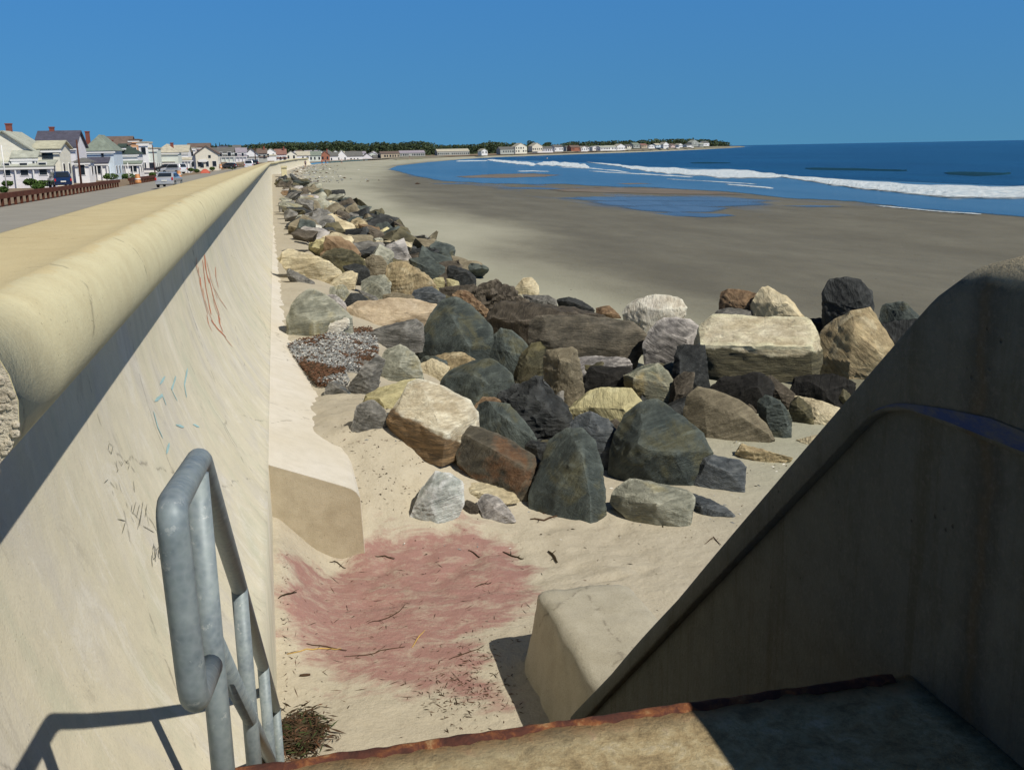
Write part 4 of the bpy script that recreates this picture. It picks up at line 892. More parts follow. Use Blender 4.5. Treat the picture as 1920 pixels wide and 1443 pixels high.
def debp():
    t = rg.random()
    if t < .45: x, y = rg.gauss(880, 45), rg.gauss(1290, 45)
    elif t < .7: x, y = rg.uniform(600, 800), rg.uniform(760, 960)
    elif t < .8: x, y = rg.gauss(530, 8), rg.uniform(1040, 1330)
    else: x, y = rg.uniform(530, 1400), rg.uniform(980, 1340)
    if y < 740: return None
    P = onground(x, y); return (P[0], P[1], gz(P[0], P[1], True) + .004) if P[1] > 5.6 and P[0] > -.2 else None
scatter('beach_litter', 850, debp, .0045, [M['weed'], M['twig'], M['weedr'], M['twig']], 'fine scraps of weed and bark strewn over the near sand', 'litter', 2.5)
def stick():
    x, y = rg.uniform(530, 1000), rg.uniform(1030, 1330); P = onground(x, y); return (P[0], P[1], gz(P[0], P[1], True) + .004) if P[1] > 5.6 and P[0] > -.2 else None
scatter('twig_litter', 150, stick, .0032, [M['twig'], M['weed'], M['weedr'], M['twig']], 'short thin twigs scattered over the reddish sand', 'litter', 9)
def peb():
    t = rg.random()
    if t < .5: X, Y = rg.uniform(.7, 6.5), rg.uniform(9.5, 14)
    else: X, Y = rg.uniform(8, 40), rg.uniform(18, 80)
    return (X, Y, gz(X, Y, Y < 40) + .002)
scatter('pebbles', 900, peb, .012, [M['shell2'], M['shell'], M['weed'], M['twig']], 'tiny pebbles and shell bits sprinkled over the open beach', 'pebbles')
def farst():
    Y = rg.uniform(170, 420); u = abs(rg.gauss(0, 1)) * 6 + 1.2; X = cx(Y) + u; return (X, Y, gz(X, Y) + .02)
scatter('beach_stones', 420, farst, .22, [M['shell2'], M['twig'], M['shell'], M['shell2']], 'low stones and weed on the pale beach beyond the boulders', 'stones')
def gp(x, y, up=.012): P = onground(x, y); return (P[0], P[1], gz(P[0], P[1], True) + up)
TW = [('straw', 'long yellow straw lying on the reddish sand near the wall', [(538, 1226), (575, 1219), (610, 1216), (640, 1218)], .008),
      ('straw', 'short yellow reed standing out in the middle of the reddish sand', [(772, 1212), (782, 1197), (797, 1183)], .007),
      ('twig', 'forked brown twig beside the long yellow straw', [(575, 1209), (612, 1212), (650, 1222)], .008),
      ('twig', 'thin wavy brown twig right of the long straw', [(645, 1232), (690, 1229), (725, 1218), (760, 1212)], .006),
      ('twig', 'dark branching twig in the upper reddish sand', [(690, 1167), (720, 1160), (745, 1150), (760, 1136)], .007),
      ('twig', 'small dark bark piece by the wall in the light sand', [(562, 1268), (582, 1266)], .016),
      ('twig', 'brown weathered stick in front of the pear shaped boulder', [(994, 972), (1020, 975), (1052, 965)], .014),
      ('twig', 'curved black twig on the sand near the stair side wall', [(1322, 1020), (1338, 1006), (1352, 1022)], .008),
      ('weed', 'small black seaweed frond on the pale sand above the end block', [(1028, 1034), (1038, 1042), (1045, 1052)], .018),
      ('weed', 'thin seaweed strand at the right edge of the reddish sand', [(943, 1030), (965, 1040), (982, 1046)], .012),
      ('weed', 'short seaweed curl left of the toe slab corner shadow', [(704, 1046), (722, 1045), (740, 1050)], .009),
      ('weed', 'dark weed wisp at the upper left of the reddish sand', [(618, 1052), (632, 1050), (648, 1062)], .009),
      ('weed', 'bristly weed tuft where the reddish sand meets the wall', [(522, 1122), (540, 1114), (556, 1110)], .011),
      ('twig', 'bent dark twig in the middle right of the reddish sand', [(890, 1100), (903, 1093), (922, 1093)], .007),
      ('twig', 'long thin twig pointing at the block shadow', [(842, 1236), (870, 1226), (908, 1212)], .006),
      ('weed', 'short weed strip at the far edge of the reddish sand', [(878, 1028), (892, 1036), (900, 1042)], .010)]
for m, lab, pts, r_ in TW:
    c = gp(*pts[0]); mb = MB(); P = []
    for a, b in zip(pts[:-1], pts[1:]):
        for t in (0, .33, .66): P.append(gp(a[0] + (b[0] - a[0]) * t, a[1] + (b[1] - a[1]) * t + rg.uniform(-1.2, 1.2), r_ * .7))
    P.append(gp(*pts[-1])); n = len(P); r_ *= .72
    mb.tube(P, [r_ * (.35 + .65 * sin(pi * (i + .6) / (n + .2))) for i in range(n)], 6)
    if m != 'straw' and n > 4:
        for q in range(2, n - 1, 2):
            a_ = rg.uniform(-1, 1); L_ = rg.uniform(.04, .11); v_ = Vector((sin(a_) * L_, cos(a_) * L_ * rg.choice((-1, 1)), .006)); mb.tube([P[q], tuple(Vector(P[q]) + v_ * .5 + Vector((.008, 0, .006))), tuple(Vector(P[q]) + v_)], [r_ * .45, r_ * .3, r_ * .15], 5)
    mb.v = [(a - c[0], b - c[1], d - c[2]) for a, b, d in mb.v]
    nm = {'straw': 'reed', 'twig': 'twig', 'weed': 'seaweed'}[m]
    o = mobj(nm, mb.v, mb.f, M[m], None, True, c); tag(o, lab, nm)

# ------------------------------------------------------------------ sea
def flatpoly(name, pxpts, z, mat, extra=(), inner=None, **k):
    """flat sheet; with inner (same count of pixel points) the rim between the two outlines thins out to nothing"""
    bm = bmesh.new(); la = bm.verts.layers.float.new('a'); vs = [bm.verts.new(tuple(onz(x, y, z))) for x, y in pxpts]; n = len(vs)
    if inner:
        iv = [bm.verts.new(tuple(onz(x, y, z))) for x, y in inner]
        for v in iv: v[la] = 1
        m = n - 1 if extra else n
        for q in range(m): bm.faces.new((vs[q], vs[(q + 1) % n], iv[(q + 1) % n], iv[q]))
        vs = iv
    else:
        for v in vs: v[la] = 1
    ex = [bm.verts.new(tuple(onz(*p, z)) if len(p) == 2 else p) for p in extra]
    for v in ex: v[la] = 1
    f = bm.faces.new(vs + ex); bmesh.ops.triangulate(bm, faces=[f])
    bm.normal_update()
    for f in bm.faces:
        if f.normal.z < 0: f.normal_flip()
    return tag(bmobj(name, bm, mat), **k)
def shrink(P, f=.72, fy=None):
    gx = sum(p[0] for p in P) / len(P); gy = sum(p[1] for p in P) / len(P); return [(gx + (x - gx) * f, gy + (y - gy) * (fy or f)) for x, y in P]
ZS = -5.44
sea_edge = [(1985, 416), (1913, 408), (1840, 402), (1749, 395), (1700, 391), (1657, 386), (1603, 379), (1540, 376), (1475, 373), (1391, 363), (1300, 357), (1200, 352), (1100, 349), (1060, 346), (1000, 347), (900, 344), (830, 340), (780, 332), (725, 318), (745, 311), (800, 304.5), (870, 298.6), (930, 295), (1000, 292), (1100, 288.5), (1200, 285.4), (1300, 281.2), (1370, 277.7), (1395, 275.6)]
def jagg(P, amp, n=3):
    out = []
    for a, b in zip(P[:-1], P[1:]):
        for i in range(n):
            t = i / n; x = a[0] + (b[0] - a[0]) * t; y = a[1] + (b[1] - a[1]) * t; out.append((x + amp * 3 * noise.noise(Vector((x * .11, y * .2, 0))), y + (amp * noise.noise(Vector((x * .08, y * .3, 7))) if i else 0)))
    return out + [P[-1]]
near = jagg(sea_edge[:19], 1.6)
flatpoly('water', near, ZS, M['shallow'], sea_edge[19:] + [(2200, 5200, ZS), (9000, 9000, ZS), (600, -300, ZS), (75, 30, ZS)], inner=[(x + (6 if y < 335 else 0), y - 1.2 - max(0, y - 315) * .035) for x, y in near], kind='structure')
# deep water starts behind the breakers
deep_edge = [(1990, 352), (1920, 349), (1694, 340), (1548, 334), (1475, 329), (1395, 318), (1220, 312), (1105, 305), (1026, 302), (940, 299), (880, 298.2), (930, 295.2), (1000, 292.2), (1100, 288.7), (1200, 285.6), (1300, 281.4), (1370, 277.9), (1395, 275.8)]
def sea_sheet():
    ZD = ZS + .02
    P = [onz(x, y, ZD) for x, y in deep_edge]
    bm = bmesh.new(); vs = [bm.verts.new(tuple(p)) for p in P] + [bm.verts.new(q) for q in ((2200, 4500, ZD), (-12000, 30000, ZD), (-12000, 60000, ZD), (60000, 60000, ZD), (60000, -3000, ZD), (600, -3000, ZD), (110, 30, ZD))]
    f = bm.faces.new(vs); bmesh.ops.triangulate(bm, faces=[f]); bm.normal_update()
    for f in bm.faces:
        if f.normal.z < 0: f.normal_flip()
    return tag(bmobj('sea', bm, M['sea']), kind='structure')
sea_sheet()
for k_, pts in enumerate(([(1030, 371), (1090, 367.5), (1200, 367), (1320, 368), (1410, 371.5), (1470, 377), (1400, 381), (1270, 381), (1150, 378), (1080, 376)], [(1085, 377), (1180, 374), (1300, 375), (1430, 377), (1460, 383), (1380, 388), (1290, 391), (1190, 389), (1120, 385)], [(1150, 387), (1230, 383), (1320, 385), (1380, 390), (1345, 398), (1270, 401), (1200, 396)], [(1200, 399), (1280, 397), (1370, 401), (1385, 405), (1320, 409), (1250, 405)])):
    q_ = jagg(pts + [pts[0]], 1.2)[:-1]; flatpoly('tide_pool', q_, ZS - .005 + .0012 * k_, M['pool'], inner=shrink(q_, .8, .62), kind='structure')
for pts in ([(905, 352), (980, 350), (1050, 352.5), (1120, 355), (1060, 356), (960, 354.5)], [(1440, 386), (1520, 384), (1600, 387), (1530, 389)], [(1180, 409), (1260, 407), (1330, 411), (1240, 412.5)], [(800, 344), (850, 343.4), (905, 345.6), (840, 346)]):
    q_ = jagg(pts + [pts[0]], 1.0)[:-1]; flatpoly('tide_pool', q_, ZS - .008, M['pool'], inner=shrink(q_, .6, .3), kind='structure')
for pts in ([(840, 331), (930, 325), (1000, 324), (1062, 328), (1030, 332), (930, 335), (860, 334)], [(1010, 354), (1120, 349), (1250, 352), (1390, 362), (1420, 367), (1300, 366), (1150, 362), (1040, 359)], [(1150, 344), (1200, 343), (1230, 344.5), (1180, 346)]):
    q_ = jagg(pts + [pts[0]], 1.2)[:-1]; flatpoly('sand', q_, ZS + .012, M['bar'], inner=shrink(q_, .75, .45), kind='structure')
def foam(top, bot, h=.35, n=220, m=9, name='breaker', z=ZS + .03, mat='foam', rag=.25, taper=True):
    tx = [p[0] for p in top]; ty = [p[1] for p in top]; bx = [p[0] for p in bot]; by = [p[1] for p in bot]
    V = []; F = []
    for i in range(n + 1):
        t = i / n; x = tx[0] + (tx[-1] - tx[0]) * t; yt = float(np.interp(x, tx, ty)); yb = float(np.interp(x, bx, by))
        tp = min(1, sin(pi * min(max(t, .004), .996)) * 4.5) if taper else 1; ym_ = yt * .45 + yb * .55; yt = ym_ + (yt - ym_) * tp; yb = ym_ + (yb - ym_) * tp
        T = Vector(onz(x, yt, z)); B = Vector(onz(x, max(yb, yt + .15), z)); w = (T - B)
        jt = 1 + rag * noise.fractal(Vector((T.x * .06, T.y * .06, 0)), 1, 2, 3); jb = rag * .7 * noise.fractal(Vector((B.x * .07, B.y * .07, 5)), 1, 2, 3)
        for j in range(m + 1):
            s = j / m; p = B + w * (jb * (1 - s) + (jt) * s)
            hh = h * sin(pi * s ** .75) ** 1.5 * (.5 + .5 * noise.noise(Vector((p.x * .25, p.y * .25, 2))) + .35 * noise.noise(Vector((p.x * .9, p.y * .9, 4))))
            V.append((p.x, p.y, z + max(0, hh) + (0.0 if 0 < j < m else -.05)))
    for i in range(n):
        for j in range(m): F.append((i * (m + 1) + j, (i + 1) * (m + 1) + j, (i + 1) * (m + 1) + j + 1, i * (m + 1) + j + 1))
    o = mobj(name, V, F, M[mat], None, True); at = o.data.attributes.new('e', 'FLOAT', 'POINT'); at.data.foreach_set('value', [min(1, sin(pi * j / m) * 1.6) * 1.0 for i in range(n + 1) for j in range(m + 1)]); return tag(o, kind='structure')
foam([(1440, 325), (1475, 329), (1548, 334), (1694, 341), (1920, 349), (1990, 352)], [(1440, 329), (1475, 334), (1585, 352), (1712, 365), (1803, 372.5), (1920, 378), (1990, 382)], .32, n=420, m=14)
foam([(1100, 303.5), (1160, 308), (1184, 311), (1260, 314.5), (1395, 318.5), (1478, 328)], [(1100, 305), (1160, 312), (1184, 318), (1240, 325), (1329, 332.5), (1395, 336.5), (1478, 333)], .3, n=240, m=12)
foam([(1004, 306), (1026, 301.8), (1080, 305), (1105, 308)], [(1004, 309.5), (1050, 313), (1105, 318.6)], .35, n=70)
foam([(912, 297.6), (930, 299), (1006, 305)], [(912, 301), (940, 305), (1006, 312)], .3, n=60)
foam([(855, 301.5), (880, 300.5), (915, 300.6)], [(855, 303.5), (880, 302.8), (915, 302.2)], .2, n=30)
foam([(1105, 320), (1200, 325), (1300, 331)], [(1105, 321.4), (1200, 327), (1300, 333)], .06, n=80, rag=.5)
foam([(1360, 344.5), (1400, 347), (1450, 351.5)], [(1360, 346), (1400, 349.5), (1450, 354)], .05, n=60, rag=.5)
foam([(970, 320), (1000, 319.5), (1030, 321)], [(970, 322), (1000, 321.4), (1030, 322)], .04, n=30, rag=.5)
foam([(1640, 384.5), (1700, 389), (1749, 393.5), (1840, 400)], [(1640, 386), (1700, 391.3), (1749, 396), (1840, 402.5)], .04, n=80, rag=.5)
foam([(1050, 313), (1100, 314), (1180, 322)], [(1050, 314.2), (1100, 315.6), (1180, 323.6)], .05, n=60, rag=.6)
foam([(1250, 335), (1330, 339), (1420, 345)], [(1250, 335.8), (1330, 340.2), (1420, 346)], .03, n=60, rag=.6)
foam([(1770, 322), (1830, 321.5), (1895, 325)], [(1770, 327), (1830, 331), (1895, 327)], .35, n=60, m=9, name='swell', mat='swell', rag=.1)
foam([(1510, 314), (1600, 315), (1700, 319)], [(1510, 318.5), (1600, 320), (1700, 321.5)], .3, n=60, m=9, name='swell', mat='swell', rag=.1)
foam([(1295, 304.5), (1330, 304), (1370, 305)], [(1295, 306.5), (1330, 307), (1370, 306.6)], .3, n=40, m=9, name='swell', mat='swell', rag=.1)

exec_far = True
# ------------------------------------------------------------------ houses
def slab(mb, a, b, c, d, t=.14):
    a, b, c, d = map(Vector, (a, b, c, d)); n = (b - a).cross(d - a).normalized()
    if n.z < 0: n = -n
    q = [a, b, c, d]; k = len(mb.v); mb.v += [tuple(p) for p in q] + [tuple(p + n * t) for p in q]
    mb.f += [tuple(k + i for i in f) for f in ((0, 1, 2, 3), (4, 5, 6, 7), (0, 1, 5, 4), (1, 2, 6, 5), (2, 3, 7, 6), (3, 0, 4, 7))]
def vol(root, X0, X1, Y0, Y1, z0, zE, zR, ridge, wall, roof, ov=.35):
    mb = MB(); ym = (Y0 + Y1) / 2; xm = (X0 + X1) / 2; mb.box(X0, X1, Y0, Y1, z0, zE)
    if ridge == 'x':
        for X in (X0, X1): mb.poly([(X, Y0, zE), (X, Y1, zE), (X, ym, zR)])
    elif ridge == 'y':
        for Y in (Y0, Y1): mb.poly([(X0, Y, zE), (X1, Y, zE), (xm, Y, zR)])
    mb.obj('wall', SID[wall], root); rb = MB()
    if ridge == 'x':
        k = (zR - zE) / (ym - Y0); zo = zE - ov * k
        slab(rb, (X0 - ov, Y0 - ov, zo + .02), (X1 + ov, Y0 - ov, zo + .02), (X1 + ov, ym, zR + .02), (X0 - ov, ym, zR + .02)); slab(rb, (X0 - ov, Y1 + ov, zo + .02), (X1 + ov, Y1 + ov, zo + .02), (X1 + ov, ym, zR + .02), (X0 - ov, ym, zR + .02))
    elif ridge == 'y':
        k = (zR - zE) / (xm - X0); zo = zE - ov * k
        slab(rb, (X0 - ov, Y0 - ov, zo + .02), (X0 - ov, Y1 + ov, zo + .02), (xm, Y1 + ov, zR + .02), (xm, Y0 - ov, zR + .02)); slab(rb, (X1 + ov, Y0 - ov, zo + .02), (X1 + ov, Y1 + ov, zo + .02), (xm, Y1 + ov, zR + .02), (xm, Y0 - ov, zR + .02))
    elif ridge == 'hip':
        A = [(X0 - ov, Y0 - ov, zE), (X1 + ov, Y0 - ov, zE), (X1 + ov, Y1 + ov, zE), (X0 - ov, Y1 + ov, zE)]; w = min(X1 - X0, Y1 - Y0) * .5
        if X1 - X0 > Y1 - Y0: r1, r2 = (X0 + w, ym, zR), (X1 - w, ym, zR); rb.poly([A[0], A[1], r2, r1]); rb.poly([A[1], A[2], r2]); rb.poly([A[2], A[3], r1, r2]); rb.poly([A[3], A[0], r1])
        else: r1, r2 = (xm, Y0 + w, zR), (xm, Y1 - w, zR); rb.poly([A[0], A[1], r1]); rb.poly([A[1], A[2], r2, r1]); rb.poly([A[2], A[3], r2]); rb.poly([A[3], A[0], r1, r2])
        rb.poly(A)
    elif ridge == 'shed':
        slab(rb, (X0 - ov, Y0 - ov, zE - .1), (X1 + ov, Y0 - ov, zE - .1), (X1 + ov, Y1, zR), (X0 - ov, Y1, zR))
    else: rb.box(X0 - ov * .5, X1 + ov * .5, Y0 - ov * .5, Y1 + ov * .5, zE + .002, zE + .25)
    if ridge in ('x', 'hip', 'shed', 'flat') and ov > .3:
        zz = zE - (.28 if ridge == 'x' else .2); MB().box(X0 - ov, X1 + ov, Y0 - ov - .03, Y0 - ov + .03, zz - .16, zz + .06).obj('fascia', M['frame'], root)
    if ridge == 'shed' and ov > .3:
        for q in range(5): MB().box(X0 + (X1 - X0) * q / 4 - .07, X0 + (X1 - X0) * q / 4 + .07, Y0 - ov + .05, Y0 - ov + .19, z0, zE - .15).obj('porch_post', M['frame'], root)
    return rb.obj('roof', ROOF[roof], root)
def win(root, x, y, z, w, h, side='s', name='window', detail=True):
    """s: faces -Y at plane y; e: faces +X at plane x"""
    fr = MB(); pn = MB(); f = .09
    if side == 's':
        fr.box(x - w / 2 - f, x + w / 2 + f, y - .06, y + .02, z - f, z + h + f); pn.box(x - w / 2, x + w / 2, y - .09, y - .03, z, z + h)
    else:
        fr.box(x - .02, x + .06, y - w / 2 - f, y + w / 2 + f, z - f, z + h + f); pn.box(x + .03, x + .09, y - w / 2, y + w / 2, z, z + h)
    if not detail: return pn.obj(name, M['glass'], root)
    o = fr.obj(name, M['frame'], root)
    l = Vector(root.location); pn.v = [(a - l.x, b - l.y, c - l.z) for a, b, c in pn.v]; mobj('pane', pn.v, pn.f, M['glass'], o)
def chimney(root, x, y, z0, z1, s=.62, mat='brick'):
    MB().box(x - s / 2, x + s / 2, y - s / 2, y + s / 2, z0, z1).box(x - s * .6, x + s * .6, y - s * .6, y + s * .6, z1 + .002, z1 + .16).obj('chimney', M[mat], root)
def house(label, Y, base, vols, chim=(), wins=(), name='house', detail=True, group='houses facing the beach road', ewin=True, cat='house'):
    """vols: (px0, px1, eave_px_y, ridge_px_y, dY0, depth, ridge, wall, roof[, base_px_y])"""
    zb = ony((vols[0][0] + vols[0][1]) / 2, base, Y)[2]; xc = ony((vols[0][0] + vols[0][1]) / 2, base, Y)[0]
    root = empty(name, (xc, Y, zb), label, cat, group)
    for vi, v in enumerate(vols):
        p0, p1, ey, ry, dy, dep, rd, wa, ro = v[:9]; Yf = Y + dy
        X0 = ony(p0, ey, Yf)[0]; X1 = ony(p1, ey, Yf)[0]; zE = ony((p0 + p1) / 2, ey, Yf)[2]; Yr = Yf + (dep / 2 if rd != 'flat' else 0)
        if rd == 'y': Yr = Yf
        zR = ony((p0 + p1) / 2, ry, Yr)[2]; z0 = zb - .6 if len(v) < 10 else ony(p0, v[9], Yf)[2]
        zR = max(zR, zE + .3)
        vol(root, X0, X1, Yf, Yf + dep, z0 + .005 * vi, zE, zR, rd, wa, ro, .35 if detail else .25)
        # a regular set of windows for each body
        H = zE - max(z0, zb); fl = max(1, int(H / 2.5)); nw = max(1, int((X1 - X0) / 1.75))
        if len(v) < 11 or v[10]:
            for s_ in range(fl):
                zz = max(z0, zb) + .95 + s_ * (H - .2) / fl
                for q in range(nw):
                    xx = X0 + (X1 - X0) * (q + .5) / nw + rg.uniform(-.12, .12)
                    if rg.random() < .88: win(root, xx, Yf, zz, rg.choice((.7, .8, 1.0)), 1.35, 's', detail=detail)
                if ewin:
                    for q in range(max(1, int(dep / 3))): win(root, X1, Yf + dep * (q + .5) / max(1, int(dep / 3)), zz, .9, 1.15, 'e', detail=detail)
    for (px, yt, ybm, dY) in chim:
        a = ony(px, ybm, Y + dY); b = ony(px, yt, Y + dY); chimney(root, a[0], Y + dY, a[2] - .8, b[2])
    for (x0, y0, x1, y1, dY, m) in wins:
        a = ony(x0, y1, Y + dY); b = ony(x1, y0, Y + dY); mb = MB(); mb.box(a[0], b[0], Y + dY - .12, Y + dY - .02, a[2], b[2]); mb.obj({'glass': 'window', 'wood_pole': 'shutter', 'frame': 'balcony', 'tyre': 'garage_door'}[m], M[m], root)
    return root
house('cream house with green grey roofs, white balcony and swept porch roof, leftmost of the row', 132, 344,
      [(-45, 62, 284, 247, 0, 9, 'y', 'cream', 'sage'), (64, 110, 279, 266, 1.5, 7, 'x', 'cream', 'yellow'), (-40, 96, 312, 303, -2.4, 2.4, 'shed', 'lilac', 'sage'), (25, 66, 296, 284, -1.5, 1.5, 'shed', 'lilac', 'sage', 312, False)],
      [(18, 234, 250, 4)], [(22, 297, 60, 308, -1.7, 'frame'), (80, 286, 99, 297, 1.5, 'glass'), (84, 318, 92, 328, 1.5, 'glass')])
house('tall lilac white house with dark slate gable roof and red shutters', 158, 341,
      [(66, 140, 276, 247, 0, 9, 'x', 'lilac', 'slate'), (139, 165, 304, 296, -2, 5, 'hip', 'white', 'grey')],
      [(98, 240, 250, 4.5)], [(113, 286, 118, 295, 0, 'glass'), (120, 283, 123, 296, 0, 'wood_pole'), (122, 308, 127, 322, 0, 'wood_pole')])
house('pale blue house under a green grey pyramid roof with red chimney', 178, 337,
      [(157, 212, 283, 253, 0, 10, 'hip', 'blue', 'green'), (162, 200, 306, 296, -2.2, 2.2, 'shed', 'white', 'slate')],
      [(165, 248, 262, 5)], [(191, 286, 194, 297, 0, 'glass')])
house('long brown roofed house with orange tan upper wall and squat red chimney', 222, 333,
      [(190, 243, 272, 257, 0, 9, 'x', 'pink', 'brown'), (243, 258, 263, 261, 1, 7, 'flat', 'tan', 'brown')], [(210, 264, 274, -.6)])
house('white two storey house with dark green hip roof and dormer', 198, 332,
      [(214, 257, 289, 273, 0, 8, 'hip', 'white', 'dkgreen'), (208, 262, 307, 303, -2, 2, 'shed', 'white', 'green'), (224, 233, 276, 271, -.3, 3, 'x', 'white', 'dkgreen', 281, False)])
house('flat roofed white tower house with a dark band above the ground floor', 212, 328,
      [(259, 276, 268, 266, 0, 8, 'flat', 'white', 'pale'), (276, 293, 279, 277, .5, 8, 'flat', 'mint', 'pale'), (257, 295, 318, 317, -1, 1, 'flat', 'white', 'slate')])
house('pale green house with hip roof, red chimney and dark garage opening', 236, 326,
      [(291, 333, 286, 270, 0, 9, 'hip', 'mint', 'pale'), (293, 326, 305, 303, -1.5, 1.5, 'flat', 'white', 'sage')], [(323, 269, 280, 2)], [(297, 306, 307, 324, -1.55, 'tyre')])
house('white stepped house with pale sloping roof beside the red chimney house', 262, 323,
      [(326, 352, 285, 273, 0, 10, 'x', 'white', 'pale'), (335, 357, 300, 296, -1.6, 1.6, 'shed', 'white', 'pale')])
house('cream gabled house with brown roof and small white balcony', 288, 319,
      [(366, 408, 288, 274, 0, 12, 'y', 'sand', 'brown'), (352, 365, 278, 276.5, 1, 6, 'flat', 'white', 'pale'), (352, 392, 276, 269.5, 13, 8, 'x', 'pink', 'brown')], [], [(372, 299, 388, 304, -.3, 'frame'), (376, 307, 382, 314, 0, 'glass'), (391, 291, 395, 296, 0, 'glass')])
FAR1 = [(408, 437, 286, 277, 330, 'mint', 'grey', 'x', 'grey green house right of the cream gabled house'),
        (436, 461, 286, 278, 362, 'lilac', 'lilac', 'x', 'lilac house with purple grey roof in the row'),
        (459, 483, 289, 279, 395, 'white', 'grey', 'y', 'white gabled house before the row closes up'),
        (482, 500, 288, 279, 425, 'grey', 'brown', 'x', 'small grey house behind the end of the visible wall'),
        (498, 517, 285, 278.5, 450, 'white', 'pale', 'y', 'white gable just left of the red roofed house'),
        (515, 537, 290, 280, 470, 'white', 'red', 'x', 'white house with bright red roof above the wall end'),
        (536, 556, 290, 283, 500, 'cream', 'grey', 'y', 'cream house right of the bright red roof'),
        (555, 581, 292, 284, 520, 'white', 'pale', 'x', 'white long fronted house near the far beach wall'),
        (579, 602, 292, 284, 545, 'mint', 'green', 'x', 'pale green roofed house on the curve of the beach'),
        (601, 618, 291, 284, 565, 'brick', 'red', 'y', 'small red brick house on the curve of the beach'),
        (617, 634, 293, 286, 590, 'white', 'grey', 'x', 'small white house beside the red brick one'),
        (632, 650, 292, 282, 610, 'white', 'pale', 'y', 'steep white gable on the curve of the beach'),
        (649, 680, 293, 284, 640, 'white', 'grey', 'x', 'wide white house with grey roof on the curve'),
        (679, 698, 295, 288, 670, 'lilac', 'grey', 'y', 'small lilac house at the far end of the row'),
        (700, 712, 296, 291, 700, 'white', 'grey', 'x', 'tiny white house before the long beige building')]
for (a, b, e, r_, Yh, wa, ro, rd, lab) in FAR1:
    house(lab, Yh, e + (14 if a < 520 else 11), [(a, b, e, r_, 0, 11, rd, wa, ro)] + ([(a - 1, b + 1, e + 7, e + 5.5, -2, 2, 'shed', wa, ro)] if a < 520 else []), detail=a < 470, ewin=False, chim=[(b - 5, r_ - 4, r_ + 1, 4)] if a in (482, 515, 601) else ())
for (a, b, e, r_, bs, wa, ro, lab) in [(714, 749, 288, 284, 297, 'beige', 'brown', 'long beige two storey building by the far beach'), (750, 797, 287, 282.5, 294, 'grey', 'lilac', 'long low building with a lilac roof by the far beach'), (820, 880, 284, 279.5, 291.5, 'grey', 'pale', 'long pale grey building behind the far beach')]:
    Yh = onz((a + b) / 2, bs, -4.3)[1]; house(lab, Yh, bs, [(a, b, e, r_, 0, 16, 'x', wa, ro)], detail=False, ewin=False, name='building', cat='building', group='long buildings behind the far beach')
HL = [(903, 914, 283, 279, 290, 'white', 'pale', 'y', 'small white gable at the root of the headland'), (938, 964, 280, 275.5, 288, 'grey', 'grey', 'x', 'grey houses left of the big cream gable on the headland'),
      (966, 988, 275, 268.5, 287, 'cream', 'pale', 'y', 'big cream gabled house on the headland'), (998, 1017, 274, 268, 283, 'sand', 'pale', 'y', 'tall sandy gabled house set back on the headland'),
      (1006, 1037, 279, 275, 285, 'lilac', 'grey', 'x', 'low lilac house below the tall sandy gable'), (1040, 1056, 276, 272, 283, 'white', 'grey', 'x', 'white house with grey roof right of the lilac one'),
      (1071, 1088, 276.5, 272.5, 282.5, 'brick', 'brown', 'x', 'red brown house on the headland shore'), (1090, 1102, 278, 274, 283, 'white', 'pale', 'y', 'bright white little gable beside the red brown house'),
      (1126, 1156, 276.5, 273.5, 281.5, 'white', 'sage', 'x', 'wide white low building on the headland'), (1157, 1172, 274, 270, 281, 'white', 'pale', 'y', 'tall white house right of the wide low building'),
      (1176, 1184, 274, 271, 278, 'sand', 'grey', 'x', 'little sandy house on the headland slope'), (1188, 1200, 271.5, 268, 277, 'grey', 'green', 'x', 'grey house among trees on the headland'),
      (1203, 1214, 272.5, 269.5, 277, 'beige', 'red', 'x', 'beige house with reddish roof on the headland'), (1216, 1228, 273.5, 271, 277.5, 'white', 'grey', 'y', 'white cottage by the headland water line'),
      (1230, 1239, 272, 269, 276, 'blue', 'pale', 'x', 'pale blue cottage on the headland'), (1244, 1254, 270.5, 266.5, 276, 'white', 'pale', 'y', 'bright white gable in the middle of the point'),
      (1258, 1266, 272, 269.5, 276, 'pink', 'brown', 'x', 'pinkish cottage on the point'), (1273, 1280, 271.5, 269, 275.5, 'white', 'pale', 'y', 'small white triangle gable on the point'),
      (1288, 1297, 272, 270, 275, 'white', 'grey', 'x', 'white bungalow close to the tip of the point'), (1297, 1310, 267, 262.5, 274, 'sage' if False else 'grey', 'sage', 'y', 'largest grey house at the wooded tip of the point'),
      (1318, 1330, 268.5, 265, 273.5, 'white', 'grey', 'x', 'last white house before the bare tip of the point')]
for (a, b, e, r_, bs, wa, ro, rd, lab) in HL:
    xm = (a + b) / 2; sy = float(np.interp(xm, [870, 930, 1000, 1100, 1200, 1300, 1370], [298.6, 295, 292, 288.5, 285.4, 281.2, 277.7]))
    Yh = onz(xm, sy, ZS)[1] * 1.06; house(lab, Yh, bs, [(a, b, e, r_, 0, 12 + Yh * .004, rd, wa, ro)], detail=False, ewin=False, group='houses on the headland')
for i in range(9):
    a = 318 + i * 15 + rg.uniform(-3, 3); w = rg.uniform(13, 20); e = rg.uniform(279, 283)
    house('pale upper storeys of a house standing behind the front row', 330 + i * 12, e + 22, [(a, a + w, e, e - rg.uniform(4, 7), 0, 9, rg.choice('xy'), rg.choice(['white', 'white', 'lilac', 'cream']), rg.choice(['grey', 'pale', 'lilac', 'slate']))], detail=True, ewin=False, group='houses behind the front row')
